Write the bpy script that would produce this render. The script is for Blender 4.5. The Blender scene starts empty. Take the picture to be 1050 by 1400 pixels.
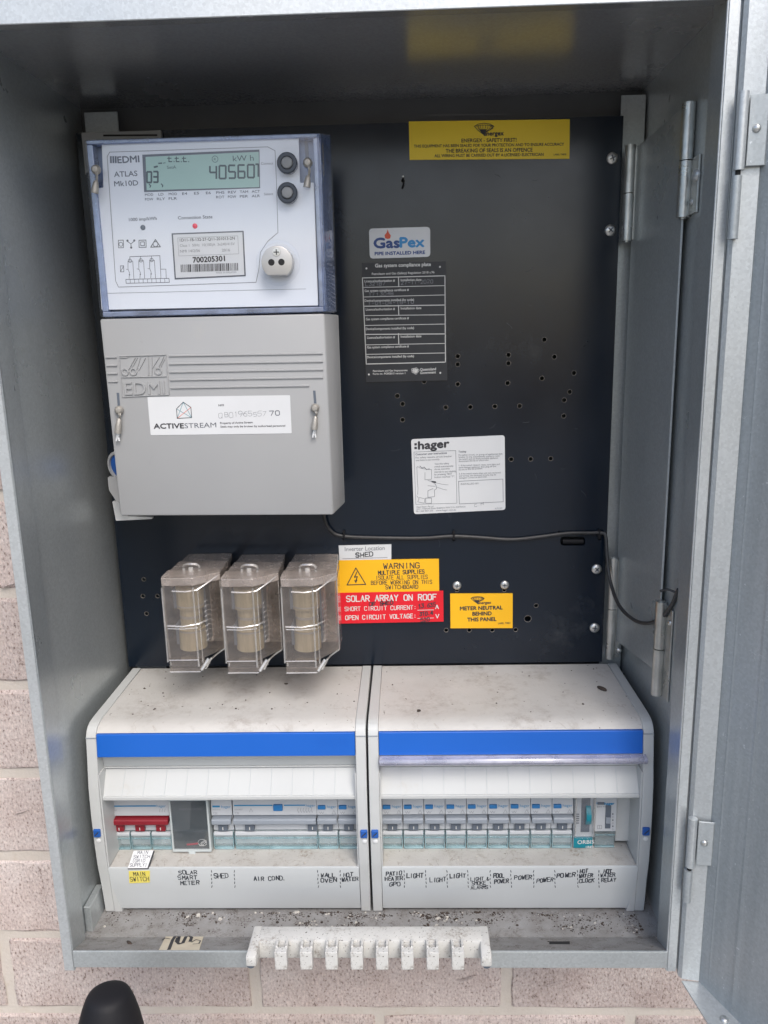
import bpy, bmesh, math, random
from mathutils import Vector, Matrix
rnd = random.Random(7)
S = 0.001   # everything below is surveyed in millimetres
sc = bpy.context.scene
COL = sc.collection
# ------------------------------------------------------------------ camera
FPX, PITCH, ROLL, YAW = 1075.7, 0.2170, 0.0230, 0.0310
CAM = Vector((35.98, -695.97, 301.84))
_c, _s = math.cos(YAW), math.sin(YAW)
_w = lambda X, Y, Z: Vector((_c*X-_s*Y, _s*X+_c*Y, Z))
CF = _w(0, math.cos(PITCH), -math.sin(PITCH)); CU = _w(0, math.sin(PITCH), math.cos(PITCH)); CR = _w(1, 0, 0)
_cr, _sr = math.cos(ROLL), math.sin(ROLL)
cam = bpy.data.cameras.new('camera'); co = bpy.data.objects.new('camera', cam); COL.objects.link(co)
ix = CR*_cr-CU*_sr; iy = CR*_sr+CU*_cr
m = Matrix((ix, iy, -CF)).transposed().to_4x4(); m.translation = CAM*S
co.matrix_world = m
cam.sensor_fit = 'VERTICAL'; cam.sensor_height = 36; cam.lens = FPX/1400*36
cam.clip_start = 0.01; cam.clip_end = 100
sc.camera = co
# ------------------------------------------------------------------ light
SUN_EL, SUN_AZ = math.radians(50), math.radians(158)   # azimuth from +Y clockwise: behind the photographer, to the right
wd = bpy.data.worlds.new('World'); sc.world = wd; wd.use_nodes = True
nt = wd.node_tree; bg = nt.nodes['Background']
sky = nt.nodes.new('ShaderNodeTexSky'); sky.sky_type = 'NISHITA'; sky.sun_disc = False
sky.sun_elevation = SUN_EL; sky.sun_rotation = SUN_AZ; sky.air_density = 1.0; sky.dust_density = 3.0; sky.ozone_density = 1.0
nt.links.new(sky.outputs[0], bg.inputs[0]); bg.inputs[1].default_value = 0.15
sun = bpy.data.lights.new('sun', 'SUN'); so = bpy.data.objects.new('sun', sun); COL.objects.link(so)
sun.energy = 1.25; sun.angle = math.radians(28); sun.color = (1, 0.975, 0.945)
d = Vector((math.sin(SUN_AZ)*math.cos(SUN_EL), math.cos(SUN_AZ)*math.cos(SUN_EL), math.sin(SUN_EL)))
so.rotation_euler = d.to_track_quat('Z', 'Y').to_euler()
sc.view_settings.view_transform = 'Standard'; sc.view_settings.look = 'None'
sc.view_settings.exposure = 0.68; sc.view_settings.gamma = 1
sc.render.engine = 'CYCLES'
sc.cycles.max_bounces = 12; sc.cycles.transparent_max_bounces = 24

# ------------------------------------------------------------------ survey helper: picture point on a known plane -> mm
def ray(u, v):
    du, dv = u-525, v-700
    x = _cr*du-_sr*dv; y = _sr*du+_cr*dv
    return CR*(x/FPX)-CU*(y/FPX)+CF
def at(u, v, pl):
    if not isinstance(pl, tuple): pl = (Vector((0, pl, 0)), Vector((0, 1, 0)))
    r = ray(u, v); t = (pl[0]-CAM).dot(pl[1])/r.dot(pl[1])
    return CAM+r*t
def off(pl, d):   # plane moved d mm towards the viewer
    if not isinstance(pl, tuple): return pl-d
    n = pl[1] if pl[1].dot(CAM-pl[0]) > 0 else -pl[1]
    return (pl[0]+n*d, pl[1])

# ------------------------------------------------------------------ materials
def mat(name, col, rough=.5, metal=0., col2=None, nscale=30, nmix=.5, dirt=None, dscale=12, dth=(.55, .75), bump=0., bscale=200, rvar=0., spec=None, stretch=None, coat=0., speck=None):
    m_ = bpy.data.materials.new(name); m_.use_nodes = True
    n = m_.node_tree.nodes; l = m_.node_tree.links; b = n['Principled BSDF']
    b.inputs['Roughness'].default_value = rough; b.inputs['Metallic'].default_value = metal
    if spec is not None: b.inputs['Specular IOR Level'].default_value = spec
    if coat: b.inputs['Coat Weight'].default_value = coat; b.inputs['Coat Roughness'].default_value = .15
    tc = n.new('ShaderNodeTexCoord'); vec = tc.outputs['Object']
    if stretch:
        mp = n.new('ShaderNodeMapping'); mp.inputs['Scale'].default_value = stretch
        l.new(vec, mp.inputs[0]); vec2 = mp.outputs[0]
    else: vec2 = vec
    def noise(sc_, det=4, v=vec, r_=.6):
        t = n.new('ShaderNodeTexNoise'); t.inputs['Scale'].default_value = sc_; t.inputs['Detail'].default_value = det
        t.inputs['Roughness'].default_value = r_; l.new(v, t.inputs['Vector']); return t.outputs['Fac']
    def ramp(f, a, b_):
        r = n.new('ShaderNodeMapRange'); r.inputs['From Min'].default_value = a; r.inputs['From Max'].default_value = b_
        l.new(f, r.inputs['Value']); return r.outputs[0]
    def mix(f, A, B):
        x = n.new('ShaderNodeMix'); x.data_type = 'RGBA'
        for s_, v_ in ((0, f), (6, A), (7, B)):
            if isinstance(v_, (tuple, list)): x.inputs[s_].default_value = (*v_[:3], 1)
            elif isinstance(v_, (int, float)): x.inputs[s_].default_value = v_
            else: l.new(v_, x.inputs[s_])
        return x.outputs[2]
    c = tuple(col)
    if col2 is not None: c = mix(ramp(noise(nscale, 5, vec2), .5-nmix*.5, .5+nmix*.5), c, tuple(col2))
    if dirt is not None:
        f = ramp(noise(dscale, 8, vec, .72), *dth)
        f2 = ramp(noise(dscale*7, 6, vec, .7), .42, .62)
        mu = n.new('ShaderNodeMath'); mu.operation = 'MULTIPLY'; l.new(f, mu.inputs[0]); l.new(f2, mu.inputs[1])
        c = mix(mu.outputs[0], c, dirt)
    if speck is not None:   # (colour, scale, threshold)
        f = ramp(noise(speck[1], 2, vec), speck[2], speck[2]+.03)
        c = mix(f, c, speck[0])
    if isinstance(c, tuple): b.inputs['Base Color'].default_value = (*c, 1)
    else: l.new(c, b.inputs['Base Color'])
    if rvar:
        r = n.new('ShaderNodeMapRange'); l.new(noise(nscale*.7+3, 5, vec2), r.inputs['Value'])
        r.inputs['From Min'].default_value = .3; r.inputs['From Max'].default_value = .7
        r.inputs['To Min'].default_value = max(.02, rough-rvar); r.inputs['To Max'].default_value = rough+rvar
        l.new(r.outputs[0], b.inputs['Roughness'])
    if bump:
        bp = n.new('ShaderNodeBump'); bp.inputs['Strength'].default_value = bump; bp.inputs['Distance'].default_value = .0006
        l.new(noise(bscale, 4, vec2), bp.inputs['Height']); l.new(bp.outputs[0], b.inputs['Normal'])
    return m_
def clear(name, tint, fac=.12, body=None, bfac=0., rough=.06):
    """thin clear plastic: see-through with a tint, a glossy skin and some body colour"""
    m_ = bpy.data.materials.new(name); m_.use_nodes = True
    n = m_.node_tree.nodes; l = m_.node_tree.links; n.remove(n['Principled BSDF']); out = n['Material Output']
    t = n.new('ShaderNodeBsdfTransparent'); t.inputs[0].default_value = (*tint, 1)
    g = n.new('ShaderNodeBsdfGlossy'); g.inputs['Roughness'].default_value = rough; g.inputs[0].default_value = (1, 1, 1, 1)
    fr = n.new('ShaderNodeFresnel')   # the same skin reflection seen from inside and outside
    ge = n.new('ShaderNodeNewGeometry'); io = n.new('ShaderNodeMath'); io.operation = 'MULTIPLY_ADD'; l.new(ge.outputs['Backfacing'], io.inputs[0])
    io.inputs[1].default_value = -.8333; io.inputs[2].default_value = 1.5; l.new(io.outputs[0], fr.inputs[0])
    ad = n.new('ShaderNodeMath'); ad.operation = 'ADD'; ad.use_clamp = True; l.new(fr.outputs[0], ad.inputs[0]); ad.inputs[1].default_value = fac-.04
    cur = t.outputs[0]
    if bfac:
        df = n.new('ShaderNodeBsdfDiffuse'); df.inputs[0].default_value = (*body, 1)
        tc = n.new('ShaderNodeTexCoord'); no = n.new('ShaderNodeTexNoise'); no.inputs['Scale'].default_value = 60; no.inputs['Detail'].default_value = 6
        l.new(tc.outputs['Object'], no.inputs['Vector'])
        mr = n.new('ShaderNodeMapRange'); mr.inputs['From Min'].default_value = .35; mr.inputs['From Max'].default_value = .65
        mr.inputs['To Min'].default_value = bfac*.6; mr.inputs['To Max'].default_value = bfac*1.4; l.new(no.outputs['Fac'], mr.inputs['Value'])
        mx = n.new('ShaderNodeMixShader'); l.new(mr.outputs[0], mx.inputs[0]); l.new(cur, mx.inputs[1]); l.new(df.outputs[0], mx.inputs[2]); cur = mx.outputs[0]
    m2 = n.new('ShaderNodeMixShader'); l.new(ad.outputs[0], m2.inputs[0]); l.new(cur, m2.inputs[1]); l.new(g.outputs[0], m2.inputs[2])
    l.new(m2.outputs[0], out.inputs[0]); return m_

def galv(name, a, b_, rough, streak=None, bump=.15, metal=.75, speck=None):
    m_ = mat(name, a, rough, metal, col2=b_, nscale=9, nmix=.5, rvar=.07, bump=bump, bscale=700, stretch=streak,
             dirt=(.42, .44, .44), dscale=16, dth=(.62, .8), speck=speck)
    n = m_.node_tree.nodes; l = m_.node_tree.links; b = n['Principled BSDF']
    lk = b.inputs['Base Color'].links[0]; src = lk.from_socket
    tc = n.new('ShaderNodeTexCoord'); vo = n.new('ShaderNodeTexVoronoi'); vo.inputs['Scale'].default_value = 620
    l.new(tc.outputs['Object'], vo.inputs['Vector'])
    bw = n.new('ShaderNodeMapRange'); l.new(vo.outputs['Color'], bw.inputs['Value']); bw.inputs['To Min'].default_value = .90; bw.inputs['To Max'].default_value = 1.08
    mx = n.new('ShaderNodeVectorMath'); mx.operation = 'SCALE'; l.new(src, mx.inputs[0]); l.new(bw.outputs[0], mx.inputs['Scale'])
    l.new(mx.outputs[0], b.inputs['Base Color'])
    return m_
M = {}
M['galv'] = galv('galvanised_steel', (.455, .49, .495), (.51, .54, .545), .32, metal=.55)
M['galv_top'] = galv('galvanised_ceiling', (.44, .445, .455), (.48, .485, .49), .22, bump=.03, metal=.6)
M['galv_door'] = galv('galvanised_door', (.36, .395, .41), (.47, .50, .51), .43, (12, 12, .3), metal=.45, speck=((.62, .65, .66), 300, .70))

M['galv_rim'] = galv('galvanised_rim', (.48, .51, .52), (.56, .585, .59), .40, metal=.5)
M['hinge'] = mat('zinc_hinge', (.42, .43, .41), .34, .85, col2=(.62, .62, .60), nscale=90, bump=.5, bscale=260, rvar=.1)
M['screw'] = mat('bright_zinc', (.72, .72, .70), .3, .85, col2=(.5, .5, .48), nscale=300)
M['panel'] = mat('black_painted_board', (.0035, .0075, .015), .21, 0, col2=(.0055, .011, .021), nscale=14, rvar=.05, spec=.45, dirt=(.05, .055, .06), dscale=9, dth=(.58, .8), speck=((.12, .12, .12), 420, .765))
M['dark'] = mat('dark_cavity', (.012, .012, .013), .8)
M['black'] = mat('black_plastic', (.010, .010, .012), .6, bump=.1, spec=.25, bscale=600)
M['cable'] = mat('black_cable', (.02, .02, .022), .45, col2=(.05, .05, .05), nscale=300)
M['bare'] = mat('bare_board_edge', (.20, .17, .14), .7, col2=(.36, .33, .29), nscale=500)
M['grey'] = mat('grey_meter_plastic', (.315, .32, .325), .42, col2=(.345, .35, .352), nscale=8, bump=.08, bscale=1500, dirt=(.36, .35, .33), dscale=14, dth=(.62, .8))
M['white'] = mat('off_white_plastic', (.50, .515, .51), .38, col2=(.455, .465, .46), nscale=10, dirt=(.40, .36, .30), dscale=22, dth=(.60, .80), bump=.04, bscale=1200)
M['whitedirty'] = mat('dusty_white_plastic', (.53, .52, .50), .5, col2=(.44, .43, .41), nscale=11, nmix=.35, dirt=(.29, .26, .235), dscale=20, dth=(.50, .70), bump=.5, bscale=300, speck=((.10, .08, .06), 260, .72))
M['sill'] = mat('gritty_white_sill', (.50, .49, .46), .6, col2=(.42, .405, .38), nscale=40, dirt=(.26, .22, .18), dscale=60, dth=(.5, .66), bump=.7, bscale=420, speck=((.12, .1, .08), 500, .70))
M['lower'] = mat('cool_white_plastic', (.48, .505, .51), .4, col2=(.44, .46, .465), nscale=9, dirt=(.4, .38, .35), dscale=25, dth=(.63, .8))
M['white2'] = mat('clean_white_plastic', (.64, .655, .66), .35, col2=(.66, .67, .67), nscale=30)
M['blue'] = mat('blue_plastic', (.004, .100, .46), .38, col2=(.006, .106, .48), nscale=12, bump=.05, bscale=900)
M['bluescrew'] = mat('blue_screw_plastic', (.012, .09, .36), .4)
M['bluetab'] = mat('blue_test_button', (.02, .17, .42), .4)
M['face'] = mat('faceplate_print', (.70, .73, .775), .4, col2=(.66, .69, .74), nscale=5)
M['lcd'] = mat('lcd_glass', (.34, .52, .45), .3, col2=(.30, .46, .40), nscale=12)
M['ink'] = mat('black_print', (.03, .03, .035), .6)
M['greyink'] = mat('grey_print', (.10, .11, .13), .6)
M['paleink'] = mat('faded_print', (.22, .23, .25), .6)
M['lcdink'] = mat('lcd_segments', (.04, .07, .065), .5)
M['whiteink'] = mat('white_print', (.62, .62, .60), .6)
M['dullink'] = mat('dull_grey_line', (.12, .12, .12), .6)
M['marker'] = mat('marker_pen', (.03, .035, .045), .5)
M['red'] = mat('red_engraved_plastic', (.72, .008, .022), .4, col2=(.64, .008, .02), nscale=20)
M['yellow'] = mat('yellow_sticker', (.80, .58, .02), .42, col2=(.74, .53, .02), nscale=14)
M['amber'] = mat('amber_engraved_plastic', (.88, .47, .008), .4, col2=(.84, .44, .008), nscale=20)
M['lemon'] = mat('pale_yellow_label', (.78, .66, .10), .5, col2=(.7, .6, .15), nscale=120)
M['label'] = mat('white_label', (.64, .655, .665), .45, col2=(.58, .59, .60), nscale=12, nmix=.4)
M['cream'] = mat('aged_cream_sticker', (.66, .60, .47), .6, col2=(.54, .47, .36), nscale=80, dirt=(.3, .24, .18), dscale=60)
M['platecol'] = mat('black_anodised_plate', (.012, .014, .018), .5, col2=(.02, .022, .026), nscale=60)
M['orange'] = mat('flame_orange', (.62, .08, .03), .5)
M['skyblue'] = mat('print_light_blue', (.03, .24, .52), .5)
M['navy'] = mat('print_navy', (.02, .06, .22), .5)
M['brandblue'] = mat('print_teal_blue', (.015, .20, .40), .5)
M['teal'] = mat('teal_print', (.0, .20, .26), .45)
M['redled'] = mat('red_lamp', (.75, .03, .07), .3)
M['toggle'] = mat('grey_toggle', (.24, .27, .31), .42, col2=(.28, .31, .35), nscale=60)
M['dktoggle'] = mat('dark_grey_toggle', (.10, .12, .15), .45)
M['redtoggle'] = mat('dark_red_toggle', (.20, .008, .018), .4, col2=(.24, .012, .022), nscale=60)
M['body'] = mat('breaker_body', (.50, .52, .54), .42, col2=(.45, .47, .49), nscale=50)
M['screen'] = mat('dark_window', (.030, .045, .055), .4, col2=(.05, .065, .075), nscale=30, spec=.6)
M['brass'] = mat('aged_cream_fuse', (.24, .20, .125), .4, col2=(.50, .44, .31), nscale=26, stretch=(9, 9, .5), dirt=(.14, .11, .07), dscale=40)
M['button'] = mat('grey_rubber_button', (.24, .25, .26), .5)
M['seal'] = mat('dull_lead_seal', (.42, .40, .37), .45, .5, col2=(.36, .34, .30), nscale=300, bump=.5, bscale=900)
M['port'] = mat('pale_metal_port', (.42, .42, .41), .35, .3, col2=(.5, .49, .47), nscale=80)
M['mortar'] = mat('cream_mortar', (.50, .445, .385), .95, col2=(.56, .51, .455), nscale=60, bump=1.0, bscale=350, dirt=(.42, .33, .24), dscale=30)
M['floor'] = mat('gritty_galvanised_floor', (.33, .33, .33), .6, .25, col2=(.24, .23, .22), nscale=60, dirt=(.10, .08, .07), dscale=90, dth=(.48, .62), bump=.6, bscale=500, speck=((.5, .47, .42), 700, .68))
M['flake'] = mat('white_flakes', (.58, .56, .52), .8, col2=(.36, .34, .30), nscale=200)
M['grit'] = mat('dark_grit', (.028, .025, .023), .9, col2=(.075, .052, .04), nscale=300)
M['comb'] = mat('speckled_weathered_plastic', (.60, .60, .575), .55, col2=(.52, .515, .49), nscale=30, dirt=(.22, .19, .16), dscale=70, dth=(.50, .64), bump=.4, bscale=500, speck=((.10, .09, .08), 620, .645))
M['clear'] = clear('clear_polycarbonate', (.96, .965, .97), .05, (.8, .8, .8), .02)
M['clearmeter'] = clear('clear_meter_lid', (.965, .975, .99), .045, (.6, .66, .8), .012)
M['bluerim'] = clear('blue_clear_edge', (.40, .50, .70), .10, (.30, .38, .58), .42, .12)
M['fuseclear'] = clear('scuffed_clear_fuse_shell', (.84, .81, .78), .11, (.50, .43, .38), .10, .2)
M['fusetop'] = clear('dusty_fuse_top', (.80, .76, .72), .10, (.56, .50, .46), .42, .2)
M['fuseedge'] = clear('bright_moulded_edge', (.95, .95, .94), .16, (.74, .71, .68), .22, .15)
M['termcov'] = clear('aqua_terminal_cover', (.86, .93, .94), .08, (.52, .61, .63), .30, .12)
M['termedge'] = clear('aqua_cover_edge', (.60, .76, .79), .10, (.38, .56, .60), .45, .15)
M['lilac'] = clear('lilac_clear_flap', (.82, .82, .92), .12, (.56, .56, .66), .40, .2)

def brick_mat():
    m_ = bpy.data.materials.new('pink_textured_brick'); m_.use_nodes = True
    n = m_.node_tree.nodes; l = m_.node_tree.links; b = n['Principled BSDF']; b.inputs['Roughness'].default_value = .95
    b.inputs['Specular IOR Level'].default_value = .2
    g = n.new('ShaderNodeNewGeometry'); oi = n.new('ShaderNodeObjectInfo')
    def noise(sc_, det, st=None):
        t = n.new('ShaderNodeTexNoise'); t.inputs['Scale'].default_value = sc_; t.inputs['Detail'].default_value = det; t.inputs['Roughness'].default_value = .65
        src = g.outputs['Position']
        if st:
            mp = n.new('ShaderNodeMapping'); mp.inputs['Scale'].default_value = st; l.new(src, mp.inputs[0]); src = mp.outputs[0]
        l.new(src, t.inputs['Vector']); return t.outputs['Fac']
    def ramp(f, stops):
        r = n.new('ShaderNodeValToRGB'); l.new(f, r.inputs[0])
        e = r.color_ramp.elements; e[0].position, e[0].color = stops[0][0], (*stops[0][1], 1); e[1].position, e[1].color = stops[-1][0], (*stops[-1][1], 1)
        for p_, c_ in stops[1:-1]:
            x = e.new(p_); x.color = (*c_, 1)
        return r.outputs[0]
    base = ramp(noise(22, 6), [(.3, (.47, .385, .35)), (.5, (.53, .45, .415)), (.7, (.57, .50, .465))])
    grit = ramp(noise(520, 3, (1, 1, .6)), [(.31, (.36, .31, .285)), (.42, (.90, .88, .87)), (.55, (1, 1, 1)), (.68, (1.2, 1.19, 1.17))])
    mx = n.new('ShaderNodeMix'); mx.data_type = 'RGBA'; mx.blend_type = 'MULTIPLY'; mx.inputs[0].default_value = 1
    l.new(base, mx.inputs[6]); l.new(grit, mx.inputs[7])
    hs = n.new('ShaderNodeHueSaturation'); l.new(mx.outputs[2], hs.inputs['Color'])
    mr = n.new('ShaderNodeMapRange'); l.new(oi.outputs['Random'], mr.inputs['Value']); mr.inputs['To Min'].default_value = .88; mr.inputs['To Max'].default_value = 1.1
    l.new(mr.outputs[0], hs.inputs['Value']); l.new(hs.outputs[0], b.inputs['Base Color'])
    bp = n.new('ShaderNodeBump'); bp.inputs['Strength'].default_value = .9; bp.inputs['Distance'].default_value = .0022
    l.new(noise(330, 5, (1, 1, .55)), bp.inputs['Height']); l.new(bp.outputs[0], b.inputs['Normal'])
    return m_
M['brick'] = brick_mat()

def drying_marks(m_, scale, col, width=.006, gate=.52):
    n = m_.node_tree.nodes; l = m_.node_tree.links; b = n['Principled BSDF']; src = b.inputs['Base Color'].links[0].from_socket
    tc = n.new('ShaderNodeTexCoord')
    def noise(sc_, det, dist=0):
        t = n.new('ShaderNodeTexNoise'); t.inputs['Scale'].default_value = sc_; t.inputs['Detail'].default_value = det; t.inputs['Distortion'].default_value = dist; l.new(tc.outputs['Object'], t.inputs['Vector']); return t.outputs['Fac']
    def math_(op, a, v):
        x = n.new('ShaderNodeMath'); x.operation = op; x.use_clamp = op == 'MULTIPLY'; l.new(a, x.inputs[0])
        if isinstance(v, float): x.inputs[1].default_value = v
        else: l.new(v, x.inputs[1])
        return x.outputs[0]
    a = math_('ABSOLUTE', math_('SUBTRACT', noise(scale, 5, .6), .5), 0.)
    r1 = n.new('ShaderNodeMapRange'); l.new(a, r1.inputs['Value']); r1.inputs['From Min'].default_value = 0; r1.inputs['From Max'].default_value = width; r1.inputs['To Min'].default_value = 1; r1.inputs['To Max'].default_value = 0
    r2 = n.new('ShaderNodeMapRange'); l.new(noise(scale*.5+6, 3), r2.inputs['Value']); r2.inputs['From Min'].default_value = gate; r2.inputs['From Max'].default_value = gate+.1
    f = math_('MULTIPLY', math_('MULTIPLY', r1.outputs[0], r2.outputs[0]), .85)
    x = n.new('ShaderNodeMix'); x.data_type = 'RGBA'; l.new(f, x.inputs[0]); l.new(src, x.inputs[6]); x.inputs[7].default_value = (*col, 1); l.new(x.outputs[2], b.inputs['Base Color'])
drying_marks(M['whitedirty'], 34, (.36, .33, .30), .010, .50)
drying_marks(M['sill'], 60, (.28, .25, .21), .012, .5)
drying_marks(M['grey'], 14, (.24, .24, .235), .003, .56)
drying_marks(M['galv'], 22, (.58, .60, .60), .003, .58)
drying_marks(M['galv_door'], 30, (.66, .68, .68), .003, .56)
drying_marks(M['floor'], 60, (.20, .19, .18), .014, .48)
# ------------------------------------------------------------------ objects
def thing(name, label, cat, loc, group=None):
    o = bpy.data.objects.new(name, None); COL.objects.link(o); o.location = Vector(loc)*S; o.empty_display_size = .02
    o['label'] = label; o['category'] = cat
    if group: o['group'] = group
    return o
def wloc(o):
    v = Vector((0, 0, 0))
    while o is not None: v += o.location; o = o.parent
    return v
def part(name, bm, m_, parent=None, label=None, smooth=False, kind=None, loc=None):
    """bm in world mm -> one mesh object, vertices relative to parent (or to loc)"""
    base = wloc(parent) if parent else (Vector(loc)*S if loc else Vector((0, 0, 0)))
    bm.transform(Matrix.Translation(-base) @ Matrix.Scale(S, 4))
    me = bpy.data.meshes.new(name); bm.to_mesh(me); bm.free(); me.materials.append(m_)
    if smooth:
        me.polygons.foreach_set('use_smooth', [True]*len(me.polygons))
        try: me.set_sharp_from_angle(angle=math.radians(38))
        except Exception: pass
    o = bpy.data.objects.new(name, me); COL.objects.link(o)
    if parent: o.parent = parent
    elif loc: o.location = base
    if label: o['label'] = label
    if kind: o['kind'] = kind
    return o
def tag(o, label, cat, group=None):
    o['label'] = label; o['category'] = cat
    if group: o['group'] = group
    return o
def copy_tree(o, parent=None):
    c = o.copy(); COL.objects.link(c)
    if parent: c.parent = parent
    for ch in list(o.children): copy_tree(ch, c)
    return c
def B(): return bmesh.new()
def box(bm, x0, x1, y0, y1, z0, z1, bev=0, seg=2):
    r = bmesh.ops.create_cube(bm, size=1); vs = r['verts']
    for v in vs: v.co = Vector(((x0+x1)/2+v.co.x*(x1-x0), (y0+y1)/2+v.co.y*(y1-y0), (z0+z1)/2+v.co.z*(z1-z0)))
    if bev:
        es = list({e for v in vs for e in v.link_edges})
        bmesh.ops.bevel(bm, geom=es, offset=bev, segments=seg, profile=.5, affect='EDGES')
    return bm
def prism(bm, poly, axis, a, b, bev=0, seg=1):
    """poly: 2-D points in the plane across axis ('x': (y,z), 'y': (x,z), 'z': (x,y)), extruded from a to b"""
    def p3(p, t): return {'x': (t, p[0], p[1]), 'y': (p[0], t, p[1]), 'z': (p[0], p[1], t)}[axis]
    A = [bm.verts.new(p3(p, a)) for p in poly]; C = [bm.verts.new(p3(p, b)) for p in poly]
    fs = [bm.faces.new(A), bm.faces.new(C[::-1])]
    n = len(poly)
    for i in range(n): fs.append(bm.faces.new((A[i], C[i], C[(i+1) % n], A[(i+1) % n])))
    bmesh.ops.recalc_face_normals(bm, faces=fs)
    if bev: bmesh.ops.bevel(bm, geom=list({e for f in fs for e in f.edges}), offset=bev, segments=seg, profile=.5, affect='EDGES')
    return bm
def hexa(bm, P8, bev=0, seg=1):
    """8 corners: 4 of one face in order, then 4 of the opposite face in the same order"""
    v = [bm.verts.new(p) for p in P8]
    fs = [bm.faces.new([v[i] for i in q]) for q in ((0, 1, 2, 3), (7, 6, 5, 4), (0, 4, 5, 1), (1, 5, 6, 2), (2, 6, 7, 3), (3, 7, 4, 0))]
    bmesh.ops.recalc_face_normals(bm, faces=fs)
    if bev: bmesh.ops.bevel(bm, geom=list({e for f in fs for e in f.edges}), offset=bev, segments=seg, profile=.5, affect='EDGES')
    return bm
def cyl(bm, p0, p1, r, r2=None, n=20):
    p0, p1 = Vector(p0), Vector(p1); d_ = p1-p0; q = d_.to_track_quat('Z', 'Y').to_matrix().to_4x4()
    bmesh.ops.create_cone(bm, cap_ends=True, segments=n, radius1=r, radius2=r if r2 is None else r2, depth=d_.length, matrix=Matrix.Translation((p0+p1)/2) @ q)
    return bm
def lathe(bm, c, axis, prof, n=24):
    """prof: (distance along axis, radius)"""
    c = Vector(c); axis = Vector(axis).normalized(); q = axis.to_track_quat('Z', 'Y').to_matrix()
    rings = []
    for t, r in prof:
        if r < 1e-6: rings.append([bm.verts.new(c+axis*t)])
        else: rings.append([bm.verts.new(c+axis*t+q @ Vector((r*math.cos(2*math.pi*i/n), r*math.sin(2*math.pi*i/n), 0))) for i in range(n)])
    for A, C in zip(rings, rings[1:]):
        for i in range(n):
            j = (i+1) % n
            if len(A) == 1 and len(C) == 1: continue
            if len(A) == 1: bm.faces.new((A[0], C[i], C[j]))
            elif len(C) == 1: bm.faces.new((A[i], C[0], A[j]))
            else: bm.faces.new((A[i], C[i], C[j], A[j]))
    bmesh.ops.recalc_face_normals(bm, faces=bm.faces[:])
    return bm
def tube(bm, pts, r, n=10, smooth_steps=6):
    P = [Vector(p) for p in pts]; Q = []
    if smooth_steps > 1 and len(P) > 2:
        for i in range(len(P)-1):
            a = P[max(i-1, 0)]; b = P[i]; c = P[i+1]; e = P[min(i+2, len(P)-1)]
            for k in range(smooth_steps):
                t = k/smooth_steps
                Q.append(.5*((2*b)+(-a+c)*t+(2*a-5*b+4*c-e)*t*t+(-a+3*b-3*c+e)*t**3))
        Q.append(P[-1])
    else: Q = P
    rings = []; up = Vector((0, 0, 1))
    for i, p in enumerate(Q):
        d_ = (Q[min(i+1, len(Q)-1)]-Q[max(i-1, 0)]).normalized()
        s1 = d_.cross(up)
        if s1.length < .05: s1 = d_.cross(Vector((1, 0, 0)))
        s1.normalize(); s2 = s1.cross(d_).normalized()
        rings.append([bm.verts.new(p+(s1*math.cos(2*math.pi*k/n)+s2*math.sin(2*math.pi*k/n))*r) for k in range(n)])
    for A, C in zip(rings, rings[1:]):
        for i in range(n): bm.faces.new((A[i], A[(i+1) % n], C[(i+1) % n], C[i]))
    bm.faces.new(rings[0]); bm.faces.new(rings[-1][::-1])
    bmesh.ops.recalc_face_normals(bm, faces=bm.faces[:])
    return bm
def rpoly(cs, r, n=5):
    """2-D polygon with rounded corners"""
    out = []; N = len(cs)
    for i in range(N):
        p = Vector(cs[i]); a = (Vector(cs[i-1])-p); b = (Vector(cs[(i+1) % N])-p)
        rr = r[i] if isinstance(r, (list, tuple)) else r
        if rr <= 0: out.append(tuple(p)); continue
        a.normalize(); b.normalize()
        s_ = p+a*rr; e = p+b*rr
        for k in range(n+1):
            t = k/n; out.append(tuple(s_*(1-t)**2+p*2*t*(1-t)+e*t*t))
    return out
def slab(bm, px, pl, th, r=0, bev=0):
    """a flat plate whose outline is surveyed at picture points px; its face lies on plane pl, th mm thick behind it"""
    if not isinstance(pl, tuple):
        pts = [at(u, v, pl) for u, v in px]; poly = [(p.x, p.z) for p in pts]
        if r: poly = rpoly(poly, r)
        prism(bm, poly, 'y', pl, pl+th, bev)
    else:
        n = pl[1] if pl[1].dot(CAM-pl[0]) > 0 else -pl[1]
        pts = [at(u, v, pl) for u, v in px]
        A = [bm.verts.new(p) for p in pts]; C = [bm.verts.new(p-n*th) for p in pts]; k = len(A)
        fs = [bm.faces.new(A), bm.faces.new(C[::-1])]+[bm.faces.new((A[i], C[i], C[(i+1) % k], A[(i+1) % k])) for i in range(k)]
        bmesh.ops.recalc_face_normals(bm, faces=fs)
    return bm

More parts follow.
